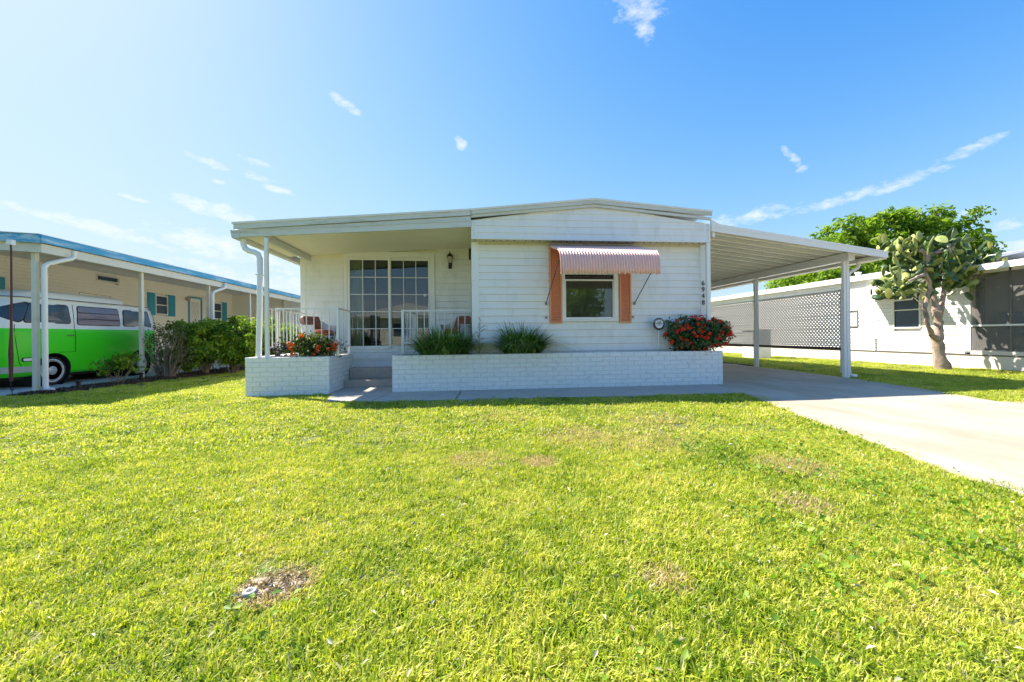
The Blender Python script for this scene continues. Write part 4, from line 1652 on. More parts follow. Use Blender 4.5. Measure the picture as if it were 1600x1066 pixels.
# ================================================================ PLANTS OF THE PLANTERS
def strap_clump(name, label, loc, n_, L, spread, seed, hang=.2):
    t = thing(name, label, 'plant', loc, group='strap leaved clumps in the planter')
    g = np.random.default_rng(seed)
    rr_ = spread * np.sqrt(g.uniform(0, 1, n_))
    a = g.uniform(0, 2 * PI, n_)
    base = np.stack([rr_ * np.cos(a) * 1.5, rr_ * np.sin(a) * .5, np.zeros(n_)], 1)
    d = a + g.normal(0, .5, n_)
    bend = g.uniform(.25, 1.5, n_) * (.4 + .7 * rr_ / spread)
    ln_ = L * g.uniform(.6, 1.15, n_)
    me = blade_mesh('leaves', L_CLUMP, base, d, ln_, np.full(n_, .0155) * g.uniform(.7, 1.3, n_), bend, seed, 6, g.uniform(0, 1, n_) ** 1.6, droop=1.0 + .25 * hang)
    o = bpy.data.objects.new('leaves', me)
    COL.objects.link(o)
    o.parent = t
    return t


strap_clump('strap_leaf_clump', 'broad dark green strap leaf clump in the planter below the railing', (-.44, 6.84, .56), 1500, .64, .25, 21)
strap_clump('strap_leaf_clump', 'rounder dark green strap leaf clump below the left coral shutter', (.90, 6.83, .56), 1200, .68, .19, 22)
# extra dense base for the wide clump
t = thing('weed_stalk', 'tall thin weed with a seed head at the house corner', 'weed', (.15, 6.85, .56))
m = MB()
m.tube([(.15, 6.85, .56), (.155, 6.85, .85), (.165, 6.85, 1.20)], [.004, .003, .002], 5)
rr_ = random.Random(5)
for i in range(16):
    a = rr_.uniform(0, 6.28)
    z = .62 + i * .027
    ln2 = rr_.uniform(.07, .17)
    p0 = Vector((.153, 6.85, z))
    m.tube([p0, p0 + Vector((math.cos(a) * ln2 * .6, math.sin(a) * .05, ln2 * .45)), p0 + Vector((math.cos(a) * ln2, math.sin(a) * .08, ln2 * .3))], [.0025, .005, .001], 4)
m.build('stem', mats := L_CLUMP, t)
m = MB()
for i in range(30):
    a = rr_.uniform(0, 6.28)
    z = rr_.uniform(1.06, 1.23)
    r2 = rr_.uniform(.005, .035)
    m.box(.163 + math.cos(a) * r2 - .004, .163 + math.cos(a) * r2 + .004, 6.85 + math.sin(a) * r2 - .003, 6.85 + math.sin(a) * r2 + .003, z, z + .008)
m.build('seed_head', M_NUM, t)


def flower_mesh(mt, seed):
    g = np.random.default_rng(seed)
    n_ = 15
    d = g.normal(size=(n_, 3))
    d[:, 1] -= .3
    d[:, 2] += .6
    d /= np.linalg.norm(d, axis=1)[:, None]
    return leaf_mesh('flower_head', mt, d * .024, d, .034, seed, .75)


def ixora(name, label, loc, rx, ry, rz, leafm, petalm, nleaf, nfl, seed, group=None, fsc=1.0):
    t = thing(name, label, 'flowering bush', loc, group=group)
    x, y_, z = loc
    m = MB()
    r2 = random.Random(seed)
    for i in range(9):
        a = r2.uniform(0, 6.28)
        m.tube([(x + r2.uniform(-.05, .05), y_, z - .02), (x + math.cos(a) * rx * .4, y_ + math.sin(a) * ry * .4, z + rz * .8),
                (x + math.cos(a) * rx * .8, y_ + math.sin(a) * ry * .7, z + rz * r2.uniform(1.0, 1.6))], [.012, .008, .004], 5)
    m.build('stems', M_TWIG, t)
    bl = []
    for i in range(11):
        a = 2 * PI * i / 11
        bl.append((x + math.cos(a) * rx * .45, y_ + math.sin(a) * ry * .42, z + rz * r2.uniform(.75, 1.25), rx * .60, ry * .62, rz * .72))
    bl.append((x, y_, z + rz, rx * .8, ry * .8, rz * .85))
    foliage('leaves', leafm, t, bl, nleaf, .058, seed, nclump=230, clump=.05, aspect=.48, shell=.5)
    fm = [flower_mesh(petalm, seed + k) for k in range(4)]
    g = np.random.default_rng(seed + 77)
    k = 0
    while k < nfl:
        d = g.normal(size=3)
        d[1] = -abs(d[1]) * .9
        d /= np.linalg.norm(d)
        if d[2] < -.75:
            continue
        p = (x + d[0] * rx * 1.04, y_ + d[1] * ry * 1.06, z + rz + d[2] * rz * 1.02)
        inst('flower_head', fm[k % 4], t, p, (g.uniform(-.4, .4), g.uniform(-.4, .4), g.uniform(0, 6)), (g.uniform(.7, 1.45) * fsc,) * 3)
        k += 1
    return t


ixora('ixora_bush', 'rounded bush full of red flowers at the right end of the long planter', (4.10, 6.86, .57), .60, .36, .325, L_IXORA, M_RED, 11500, 88, 31)
ixora('ixora_bush', 'smaller bush with orange flowers in the left planter', (-2.60, 6.98, .57), .40, .27, .21, L_IXORA2, M_ORANGE, 2600, 15, 41, fsc=1.2)
t = thing('dark_shrub', 'tiny dark purple shrub beside the porch post', 'shrub', (-3.08, 6.88, .57))
foliage('leaves', leafmat('purple_leaf', (.02, .02, .03), (.05, .045, .07), (.12, .10, .14), .1), t, [(-3.08, 6.88, .72, .10, .09, .12)], 260, .045, 55, nclump=25, clump=.03)

# --- security sign on a stake
sg = thing('yard_sign', 'round black and white security sign on a thin white stake', 'sign', (3.325, 6.80, .56))
m = MB()
m.bar((3.327, 6.80, .45), (3.352, 6.80, 1.02), .010, .004, (0, 1, 0))
m.build('stake', M_ALU, sg)
cx_, cz_ = 3.352, 1.098
m = MB()
m.lathe([(0, .004), (.108, .004), (.112, 0), (.108, -.004), (0, -.004)], (cx_, 6.79, cz_), 'y', 36)
m.build('sign_plate', M_SIGNK, sg, smooth=False)
m = MB()
m.lathe([(0, -.0015), (.074, -.0015), (.074, 0)], (cx_, 6.784, cz_), 'y', 36)
m.build('sign_face', M_SIGNW, sg)
text_obj('sign_logo', 'CSI', .050, M_SIGNK, sg, (cx_, 6.781, cz_ + .034), (R(90), 0, 0), .0008, offset=.0012)
text_obj('sign_text', 'SECURITY', .029, M_SIGNK, sg, (cx_, 6.781, cz_ + .004), (R(90), 0, 0), .0008, offset=.001)
m = MB()
for k in range(9):
    m.box(cx_ - .045 + k * .0102, cx_ - .045 + k * .0102 + .0068, 6.7812, 6.782, cz_ - .030, cz_ - .019)
m.build('sign_small_print', M_SIGNK, sg)
m = MB()
for k in range(13):
    a = R(25) + R(130) * k / 12
    if k in (5, 8):
        continue
    c_, s_ = math.cos(a), math.sin(a)
    m.bar((cx_ + c_ * .082, 6.7845, cz_ + s_ * .082), (cx_ + c_ * .099, 6.7845, cz_ + s_ * .099), .006, .002, (0, 1, 0))
m.build('sign_ring_letters', M_SIGNW, sg)

# ================================================================ LEFT NEIGHBOUR HOUSE
nh = thing('mobile_home', 'cream mobile home with weathered blue fascia and carport on the left', 'house', (-10.8, 12, 0))
NX_ = -10.8


def lap_wall_x(parent, name, X, y0, y1, z0, z1, pitch, mt, face=1, holes=()):
    """lap siding wall in plane x=X facing +x (face=1) or -x; joined laps (too small to pick apart)"""
    m = MB()
    z = z0
    while z < z1 - .005:
        h = min(pitch, z1 - z)
        segs = [(y0, y1)]
        for (a, b_, c, d) in holes:
            if z + h > c and z < d:
                ns = []
                for (s0, s1) in segs:
                    if b_ <= s0 or a >= s1:
                        ns.append((s0, s1))
                    else:
                        if a > s0:
                            ns.append((s0, a))
                        if b_ < s1:
                            ns.append((b_, s1))
                segs = ns
        for s0, s1 in segs:
            vs = []
            for yy_ in (s0, s1):
                vs += [(X - .05 * face, yy_, z), (X + .020 * face, yy_, z + .003), (X + .0 * face, yy_, z + h), (X - .05 * face, yy_, z + h)]
            m.add(vs, [(0, 1, 2, 3), (7, 6, 5, 4), (1, 5, 6, 2), (0, 4, 5, 1), (3, 2, 6, 7), (0, 3, 7, 4)])
        z += pitch
    return m.build(name, mt, parent, recalc=True)


w_ = lap_wall_x(nh, 'side_wall', NX_, 6.0, 19.4, .3, 3.02, .085, M_CREAM, 1, holes=((12.80, 13.5, 2.66, 2.82), (14.93, 15.50, 1.78, 2.45), (16.62, 17.26, .3, 2.53), (18.05, 18.62, 1.75, 2.45)))
MB().box(NX_ - 3.9, NX_ - .06, 6.0, 19.5, .0, 3.05).build('body', M_CREAM, nh)
MB().box(NX_ - .05, NX_ + .004, 6.0, 19.4, .0, .30).build('skirting', M_CREAMTRIM, nh)
# rear storage wall facing the street
m = MB()
z = .1
while z < 2.85:
    m.xprism([(19.42, z), (19.40 - .012, z), (19.40 - .001, z + .085), (19.42, z + .085)], NX_ + .01, -8.62)
    z += .085
m.build('storage_wall', M_CREAM, nh, recalc=True)
m = MB()
z = .1
while z < 2.85:
    m.xprism([(19.41, z), (19.39 - .012, z), (19.39 - .001, z + .12), (19.41, z + .12)], -8.52, -7.45)
    z += .12
m.build('storage_door', M_WHITE, nh, recalc=True)
MB().box(-8.62, -8.52, 19.36, 19.43, 0, 2.85).build('corner_board', M_CREAMTRIM, nh)
MB().box(-7.47, -7.45, 19.43, 23, 0, 2.65).build('far_wall', M_WHITE, nh)
# vent window
m = MB()
m.box(NX_, NX_ + .02, 12.76, 13.54, 2.80, 2.84).box(NX_, NX_ + .02, 12.76, 13.54, 2.64, 2.68).box(NX_, NX_ + .02, 12.76, 12.81, 2.68, 2.80).box(NX_, NX_ + .02, 13.49, 13.54, 2.68, 2.80)
vo = m.build('vent_window', M_CREAMTRIM, nh)
MB().box(NX_ - .03, NX_ - .02, 12.81, 13.49, 2.68, 2.80).build('pane', M_BUSGLASS, vo)


def side_window(parent, X, y0, y1, z0, z1, shut, f=1, fmat=M_TRIM):
    m = MB()
    xa, xb = (X, X + .025) if f > 0 else (X - .025, X)
    t_ = .035
    m.box(xa, xb, y0, y0 + t_, z0, z1).box(xa, xb, y1 - t_, y1, z0, z1).box(xa, xb, y0 + t_, y1 - t_, z0, z0 + t_).box(xa, xb, y0 + t_, y1 - t_, z1 - t_, z1)
    zm = (z0 + z1) / 2
    m.box(xa, xb, y0 + t_, y1 - t_, zm - .015, zm + .015)
    wo_ = m.build('window', fmat, parent)
    g0, g1 = (X - .012, X - .008) if f > 0 else (X + .008, X + .012)
    MB().box(g0, g1, y0 + t_, y1 - t_, z0 + t_, zm - .015).build('pane', M_BUSGLASS, wo_)
    MB().box(g0, g1, y0 + t_, y1 - t_, zm + .015, z1 - t_).build('pane', M_BUSGLASS, wo_)
    b0, b1 = (X - .06, X - .013) if f > 0 else (X + .013, X + .06)
    MB().box(b0, b1, y0, y1, z0, z1).build('window_back', M_DARK, wo_)
    for (a, b_) in shut:
        MB().box(xa, xb + .004 * f, a, b_, z0 - .04, z1 + .06).build('shutter', M_TEAL, parent)
        m = MB()
        z = z0
        while z < z1 + .03:
            m.box(xb + .004 * f, xb + .012 * f, a + .03, b_ - .03, z, z + .018)
            z += .035
        o = m.build('louvres', M_TEAL, parent)
        o['kind'] = 'stuff'
    return wo_


side_window(nh, NX_ + .012, 14.93, 15.50, 1.78, 2.45, ((14.60, 14.90), (15.53, 15.84)))
side_window(nh, NX_ + .012, 18.05, 18.62, 1.75, 2.45, ((18.65, 18.97),))
MB().box(NX_ + .012, NX_ + .03, 10.02, 10.47, 1.4, 2.40).build('shutter', M_TEAL, nh)
# door with diamond lattice
m = MB()
m.box(NX_ + .012, NX_ + .04, 16.55, 16.62, .3, 2.56).box(NX_ + .012, NX_ + .04, 17.26, 17.33, .3, 2.56).box(NX_ + .012, NX_ + .04, 16.62, 17.26, 2.50, 2.56)
m.build('door_frame', M_TEAL, nh)
do = MB().box(NX_ + .0, NX_ + .015, 16.62, 17.26, .3, 2.50).build('door', M_TRIM, nh)
MB().box(NX_ + .016, NX_ + .019, 16.72, 17.16, .9, 2.36).build('door_glass', M_CREAMTRIM, do)
m = MB()
for s_ in (-1, 1):
    for k in range(-5, 9):
        z0 = .9 + k * .36
        # diagonal strips clipped to the glass
        y0_, y1_ = 16.72, 17.16
        za, zb = (z0, z0 + .72) if s_ > 0 else (z0 + .72, z0)
        pts_ = []
        nseg = 12
        for i in range(nseg):
            f0, f1 = i / nseg, (i + 1) / nseg
            p0 = (NX_ + .023, y0_ + (y1_ - y0_) * f0, za + (zb - za) * f0)
            p1 = (NX_ + .023, y0_ + (y1_ - y0_) * f1, za + (zb - za) * f1)
            if min(p0[2], p1[2]) > .9 and max(p0[2], p1[2]) < 2.36:
                m.bar(p0, p1, .02, .008, (1, 0, 0))
m.build('door_lattice', M_TRIM, do)
m = MB().tube([(NX_ + .02, 16.45, 2.46), (NX_ + .14, 16.45, 2.46)], .07, 10)
m.build('porch_lamp', M_TAN, nh)
# eave: ceiling, fascia, beam
EX = -7.33
m = MB()
m.prism([(EX - .35, 2.60), (EX - .35, 2.63), (NX_ + .0, 3.02), (NX_ + .0, 2.99)], 7.66, 19.4)
m.build('carport_ceiling', mat('grey_soffit', (.68, .67, .62), .6, .06, 3), nh, recalc=True)
m = MB()
m.box(EX, EX + .022, 7.65, 18.6, 2.605, 2.735)
m.build('blue_fascia', M_BLUE, nh)
m = MB()
m.prism([(NX_ - 4.5, 2.99), (EX, 2.595), (EX, 2.735), (NX_ - 4.5, 3.13)], 7.63, 7.655)
m.v = [(a, b_, c) for a, b_, c in m.v]
m.build('blue_fascia', M_BLUE, nh, recalc=True)
m = MB()
m.box(EX - .10, EX - .03, 7.70, 18.6, 2.445, 2.60)
m.prism([(NX_ - 1, 2.72), (EX - .10, 2.445), (EX - .10, 2.60), (NX_ - 1, 2.90)], 7.70, 7.75)
m.build('beam', M_CREAMTRIM, nh, recalc=True)
m = MB()
m.prism([(NX_ - 5, 3.15), (EX + .01, 2.742), (EX + .01, 2.752), (NX_ - 5, 3.20)], 7.62, 19.6)
m.build('roof', M_ROOFW, nh, recalc=True)
for (x, y_, b_) in ((-7.585, 7.83, 1), (-7.50, 9.98, 0), (-7.50, 12.35, 1), (-7.50, 14.5, 0)):
    m = MB()
    m.box(x - .035, x + .035, y_ - .035, y_ + .035, 0, 2.46)
    if b_:
        m.box(x - .035 - .0, x - .03, y_ + .04, y_ + .06, 0, 2.4)
    m.build('post', M_CREAMTRIM, nh, bevel=.004)
for (x, y_) in ((-7.47, 7.86), (-7.42, 12.40)):
    m = MB()
    m.tube([(x + .12, y_ + .40, 2.58), (x + .12, y_ + .40, 2.48), (x + .11, y_ + .36, 2.43), (x + .06, y_ + .20, 2.36), (x + .01, y_ + .06, 2.29), (x, y_, 2.22), (x, y_, 2.10), (x, y_, .12), (x + .02, y_, .06), (x + .16, y_ - .05, .045)], .040, 10)
    m.build('downspout', M_ALU, nh, smooth=True)
# rack wires on wall bracket / hanging maroon shade rod with hook
t = thing('hanging_shade_rod', 'dark maroon rod hanging from the blue fascia with a hook at its foot', 'rod', (-7.5, 7.50, 0))
m = MB()
m.tube([(-7.42, 7.30, 2.50), (-7.45, 7.33, 1.8), (-7.49, 7.36, 1.1), (-7.52, 7.38, .7), (-7.53, 7.39, .25)], [.012, .013, .016, .030, .022], 8)
m.build('rod', M_MAROON, t, smooth=True)
m = MB()
m.tube([(-7.53, 7.39, .25), (-7.535, 7.39, .14), (-7.52, 7.38, .10), (-7.48, 7.36, .10), (-7.46, 7.35, .13)], .006, 6)
m.tube([(-7.535, 7.39, .14), (-7.46, 7.34, .04), (-7.2, 7.30, .03)], .005, 6)
m.build('hook', M_BLACK, t)
MB().box(-7.46, -7.38, 7.27, 7.33, 2.48, 2.56).build('rod_bracket', M_ALU, t)
for (x, y_, lb) in ((-7.05, 7.98, 'short black garden light stake nearest the white downspout'), (-7.12, 9.45, 'short black garden light stake beside the second carport post')):
    t = thing('garden_light', lb, 'garden light', (x, y_, 0))
    MB().box(x - .022, x + .022, y_ - .02, y_ + .02, 0, .14).build('stake', M_BLACK, t)
    m = MB()
    m.lathe([(0, .205), (.03, .20), (.042, .18), (.042, .165), (.022, .14), (0, .14)], (x, y_, 0), 'z', 10)
    m.build('lamp_head', M_BLACK, t)

# ================================================================ CAMPER VAN
van = thing('camper_van', 'bright green and white vintage camper van parked under the left carport', 'camper van', (-9.07, 9.98, .02))
BX, BY, BZ = -9.07, 9.98, .02
# plan loops: z, half width, front y, rear y, exponent
LV = [(.22, .70, -1.86, 1.66, 7), (.27, .755, -1.92, 1.72, 6.5), (.45, .775, -1.97, 1.77, 6), (.75, .785, -1.99, 1.79, 6), (1.05, .785, -1.98, 1.79, 6), (1.13, .775, -1.97, 1.78, 6),
      (1.15, .768, -1.96, 1.775, 6), (1.22, .765, -1.94, 1.77, 7), (1.45, .75, -1.87, 1.74, 6.5), (1.64, .725, -1.78, 1.69, 6), (1.70, .70, -1.72, 1.64, 5.5), (1.715, .735, -1.76, 1.67, 5.5),
      (1.74, .735, -1.76, 1.67, 5.5), (1.755, .63, -1.57, 1.50, 4), (1.80, .50, -1.40, 1.30, 3.5), (1.82, .25, -1.0, 1.0, 3)]


def vparam(z):
    for a, b_ in zip(LV[:-1], LV[1:]):
        if a[0] <= z <= b_[0]:
            f = (z - a[0]) / (b_[0] - a[0])
            return [a[i] + (b_[i] - a[i]) * f for i in range(5)]
    return list(LV[-1])


def vpt(th, z, off=0.0):
    _, w, yf, yr, n_ = vparam(z)
    yc, L = (yf + yr) / 2, (yr - yf) / 2
    c, s_ = math.cos(th), math.sin(th)
    x = math.copysign(abs(c) ** (2 / n_), c) * (w + off)
    y_ = yc + math.copysign(abs(s_) ** (2 / n_), s_) * (L + off)
    return Vector((x, y_, z))


def vth(y_, z):
    """theta of the near side (+x) surface at local y"""
    _, w, yf, yr, n_ = vparam(z)
    yc, L = (yf + yr) / 2, (yr - yf) / 2
    u = max(-1, min(1, (y_ - yc) / L))
    s_ = math.copysign(abs(u) ** (n_ / 2), u)
    return math.asin(max(-1, min(1, s_)))


NT = 96
m = MB()
ths = []
for k in range(NT):
    # even spacing in angle with more samples at corners
    ths.append(2 * PI * k / NT)
for lv in LV:
    for th in ths:
        m.v.append(tuple(vpt(th, lv[0])))
for i in range(len(LV) - 1):
    for k in range(NT):
        a, b_ = i * NT + k, i * NT + (k + 1) % NT
        m.f.append((a, b_, b_ + NT, a + NT))
        m.m.append(0 if LV[i + 1][0] <= 1.13 + 1e-6 else 1)
m.f.append(tuple(reversed(range(NT))))
m.m.append(2)
m.f.append(tuple((len(LV) - 1) * NT + k for k in range(NT)))
m.m.append(1)
WYF, WYR, WR = -1.08, 1.02, .295
body_me = m.mesh('body', [M_GREEN, M_BUSW, M_DARK])
fixn(body_me)
bo = bpy.data.objects.new('body', body_me)
COL.objects.link(bo)
# wheel arches cut with a boolean, applied at once
cut = MB()
for wy in (WYF, WYR):
    cut.lathe([(.35, -.95), (.35, .95)], (0, wy, WR), 'x', 28)
cme = cut.mesh('cutter', M_DARK)
fixn(cme)
co = bpy.data.objects.new('cutter', cme)
COL.objects.link(co)
bm_ = bo.modifiers.new('arch', 'BOOLEAN')
bm_.object = co
bm_.operation = 'DIFFERENCE'
bm_.solver = 'EXACT'
dg = bpy.context.evaluated_depsgraph_get()
nm_ = bpy.data.meshes.new_from_object(bo.evaluated_get(dg))
bo.modifiers.clear()
if len(nm_.polygons) > 200:
    bo.data = nm_
bpy.data.objects.remove(co)
bo.data.polygons.foreach_set('use_smooth', [True] * len(bo.data.polygons))
try:
    bo.data.set_sharp_from_angle(angle=R(32))
except Exception:
    pass
bo.parent = van
WLOC[bo.name] = Vector((BX, BY, BZ))


def vpatch(name, y0, y1, z0, z1, mt, off, round_=.05, slant=(0, 0), ns=14, parent=van, th=None, depth=True):
    """rounded panel lying on the body surface, off metres proud; y at bottom corners plus slant at top"""
    m = MB()
    loops = []
    # border polygon in unit square with rounded corners
    hw, hh = (y1 - y0) / 2, (z1 - z0) / 2
    P = []
    for cx2, cy2, a0 in ((1, 1, 0), (-1, 1, 90), (-1, -1, 180), (1, -1, 270)):
        for k in range(5):
            a = R(a0 + 90 * k / 4)
            P.append((cx2 * (hw - round_) + math.cos(a) * round_, cy2 * (hh - round_) + math.sin(a) * round_))
    rings = []
    for sc in (1.0, .75, .5, .25, 0.02):
        ring = []
        for (u, v_) in P:
            u2, v2 = u * sc, v_ * sc
            z_ = (z0 + z1) / 2 + v2
            f = (v2 / hh + 1) / 2
            yy_ = (y0 + y1) / 2 + u2 + (slant[0] if u2 < 0 else slant[1]) * f * abs(u2) / hw
            tt = vth(yy_, z_) if th is None else th[0] + (th[1] - th[0]) * ((u2 + hw) / (2 * hw))
            ring.append(vpt(tt, z_, off))
        rings.append(ring)
    n_ = len(P)
    for ring in rings:
        m.v += [tuple(q) for q in ring]
    for i in range(len(rings) - 1):
        for k in range(n_):
            a, b_ = i * n_ + k, i * n_ + (k + 1) % n_
            m.f.append((a, b_, b_ + n_, a + n_))
            m.m.append(0)
    m.f.append(tuple((len(rings) - 1) * n_ + k for k in range(n_)))
    m.m.append(0)
    if depth:   # edge wall back into the body
        base = len(m.v)
        for (q) in rings[0]:
            m.v.append((q.x - .012 * (1 if th is None else 0), q.y + (.012 if th is not None else 0), q.z))
        for k in range(n_):
            m.f.append((k, (k + 1) % n_, base + (k + 1) % n_, base + k))
            m.m.append(0)
    return m.build(name, mt, parent, smooth=False, local=True)


def van_window(y0, y1, z0, z1, slant, mt=M_BUSGLASS, rd=.06):
    fr_ = vpatch('window', y0, y1, z0, z1, M_BLACK, .006, rd, slant)
    fr_.name = 'window'
    vpatch('pane', y0 + .018, y1 - .018, z0 + .018, z1 - .018, mt, .010, rd - .01, slant, parent=fr_)
    return fr_


# local y = world y - BY ; windows measured on the photo's van
van_window(-1.60, -.72, 1.235, 1.63, (.13, -.03))
MB_ = MB()
w2 = van_window(-.60, .46, 1.215, 1.63, (.03, -.03), M_LOUVRE)
m = MB()
for z in (1.35, 1.485):
    a, b_ = vpt(vth(-.55, z), z, .014), vpt(vth(.42, z), z, .014)
    m.bar(a, b_, .01, .014)
m.build('louvre_bar', M_BLACK, w2, local=True)
van_window(.52, 1.42, 1.215, 1.62, (.03, -.08))
# quarter-light divider on the cab door
m = MB()
m.bar(vpt(vth(-1.30, 1.26), 1.26, .014), vpt(vth(-1.22, 1.61), 1.61, .014), .012, .02)
m.build('quarter_light_bar', M_CHROME, van, local=True)
# windscreen wraps the front
sc_ = vpatch('windscreen', -.9, .9, 1.24, 1.64, M_BLACK, .006, .09, th=(R(-90 - 60), R(-90 + 60)))
vpatch('pane', -.87, .87, 1.262, 1.618, M_BUSGLASS, .010, .08, th=(R(-90 - 58), R(-90 + 58)), parent=sc_)
# rear air vents: slats
vm = MB().box(-.004, .004, -.035, .035, -.008, .008).mesh('vent_slat', M_BLACK)
for k in range(9):
    z = 1.28 + k * .038
    yy_ = 1.60 - k * .006
    p = vpt(vth(yy_, z), z, .004)
    q1, q0 = vpt(vth(yy_ + .03, z), z), vpt(vth(yy_ - .03, z), z)
    an = math.atan2(q1.x - q0.x, q1.y - q0.y)
    o = inst('vent_slat', vm, van, p, (R(0), 0, -an), world=False)
# seams, trims, handles
def vline(name, pts_, w, mt, off=.004):
    m = MB()
    for a, b_ in zip(pts_[:-1], pts_[1:]):
        m.bar(a, b_, w, .004, (1, 0, 0))
    return m.build(name, mt, van, local=True)


P_ = [vpt(vth(a, z), z, .002) for a, z in ((-1.66, 1.60), (-1.68, 1.45), (-1.70, 1.30), (-1.72, 1.1), (-1.70, .8), (-1.66, .5), (-1.60, .36), (-1.45, .30))]
vline('door_seam', P_, .008, M_DARK)
P_ = [vpt(vth(-.66, z), z, .004) for z in (1.64, 1.5, 1.4, 1.3, 1.2, 1.15, 1.1, 1.0, .85, .66)]
vline('door_seam', P_, .008, M_DARK)
P_ = [vpt(vth(a, z), z, .002) for a, z in ((-.66, .66), (-1.0, .655))]
vline('door_seam', P_, .006, M_DARK)
m = MB()
a, b_ = vpt(vth(-.83, 1.0), 1.0, .02), vpt(vth(-.70, 1.0), 1.0, .02)
m.bar(a, b_, .02, .022)
m.build('door_handle', M_CHROME, van, local=True)
# drip rail black line under the pop-top
m = MB()
for k in range(NT):
    a, b_ = vpt(ths[k], 1.727, .012), vpt(ths[(k + 1) % NT], 1.727, .012)
    m.bar(a, b_, .014, .014)
m.build('drip_rail', M_BLACK, van, local=True)
# belt moulding
m = MB()
for k in range(NT):
    a, b_ = vpt(ths[k], 1.14, .004), vpt(ths[(k + 1) % NT], 1.14, .004)
    m.bar(a, b_, .008, .012)
m.build('belt_moulding', M_BUSW, van, local=True)
# pop top roof
m = MB()
prev = []
TP = [(1.74, .64, -1.55, .95), (1.80, .635, -1.52, .95), (1.86, .60, -1.40, .88), (1.90, .52, -1.22, .78), (1.915, .35, -.95, .6)]
for z, w, y0, y1 in TP:
    for th in ths:
        c, s_ = math.cos(th), math.sin(th)
        yc, L = (y0 + y1) / 2, (y1 - y0) / 2
        m.v.append((math.copysign(abs(c) ** .36, c) * w, yc + math.copysign(abs(s_) ** .36, s_) * L, z))
for i in range(len(TP) - 1):
    for k in range(NT):
        a, b_ = i * NT + k, i * NT + (k + 1) % NT
        m.f.append((a, b_, b_ + NT, a + NT))
        m.m.append(0)
m.f.append(tuple((len(TP) - 1) * NT + k for k in range(NT)))
m.m.append(0)
m.build('pop_top', M_BUSW, van, smooth=True, local=True)
m = MB()
m.tube([(.42, .62, 1.90), (.42, .62, 1.94), (.42, -.15, 1.965), (.42, -.15, 1.92)], .008, 5)
m.tube([(.42, .25, 1.90), (.42, .25, 1.95)], .006, 5)
m.build('roof_rack', M_TAN, van, local=True)
# bumper, side marker, hub details
m = MB()
m.bar(vpt(R(-35), .36, .06), vpt(R(-60), .36, .06), .12, .03, (0, 0, 1)) if False else None
for k in range(26):
    a0_, a1_ = R(-178 + 176 * k / 26), R(-178 + 176 * (k + 1) / 26)
    pa, pb = vpt(a0_, .36, .05), vpt(a1_, .36, .05)
    if pa.y < -1.42 or pb.y < -1.42:
        m.bar(pa, pb, .02, .11)
m.build('bumper', mat('grey_bumper', (.40, .42, .40), .5, .1), van, local=True)
for k in range(1):
    m = MB()
    for k2 in range(26):
        a0_, a1_ = R(2 + 176 * k2 / 26), R(2 + 176 * (k2 + 1) / 26)
        pa, pb = vpt(a0_, .36, .05), vpt(a1_, .36, .05)
        if pa.y > 1.55 or pb.y > 1.55:
            m.bar(pa, pb, .02, .10)
    m.build('bumper', M_BUSW, van, local=True)
vpatch('side_marker', -1.62, -1.44, .50, .58, M_BLACK, .008, .03)
vpatch('marker_lens', -1.60, -1.46, .515, .565, M_SIGNW, .012, .02)
vpatch('rear_reflector', 1.58, 1.64, .44, .50, M_RED, .006, .02)
for sx_ in (-1, 1):
    m = MB()
    m.lathe([(0, -.02), (.085, -.02), (.095, 0), (.085, .01), (0, .03)], (sx_ * .55, -1.985, .80), 'y', 18)
    m.build('headlight', M_CHROME, van, smooth=True, local=True)
MB().box(-.60, .60, -1.7, 1.55, .16, .235).build('underbody', M_DARK, van, local=True)
m = MB()
for wy in (WYF, WYR):
    m = MB().lathe([(.345, -.6), (.345, .755), (.335, .765), (.335, .6), (.335, -.6)], (0, wy, WR), 'x', 28)
    o = m.build('wheel_arch_liner', M_DARK, van, local=True)


def wheel(x, y_, side):
    w = inst('wheel', tyre_me, van, (x, y_, WR), (0, 0, 0 if side > 0 else PI), world=False)
    o = bpy.data.objects.new('whitewall', ww_me)
    COL.objects.link(o)
    o.parent = w
    o = bpy.data.objects.new('rim', rim_me)
    COL.objects.link(o)
    o.parent = w
    return w


tm = MB()
tm.lathe([(.18, -.07), (.20, -.085), (.27, -.085), (.290, -.065), (.297, -.03), (.297, .03), (.290, .065), (.27, .082), (.20, .082), (.185, .07)], (0, 0, 0), 'x', 36)
tyre_me = tm.mesh('wheel', M_BLACK, True)
wm = MB().lathe([(.212, .0835), (.228, .0850), (.230, .0835)], (0, 0, 0), 'x', 36)
ww_me = wm.mesh('whitewall', M_SIGNW)
rm = MB().lathe([(.207, .078), (.20, .088), (.185, .084), (.172, .0735), (.115, .0725), (.10, .082), (.065, .086), (.045, .098), (.035, .108), (0, .110)], (0, 0, 0), 'x', 30)
rim_me = rm.mesh('rim', mat('silver_rim', (.55, .55, .54), .4, .15, 20, metal=.2), True)
for x, s_ in ((.66, 1), (-.66, -1)):
    for y_ in (WYF, WYR):
        wheel(x, y_, s_)

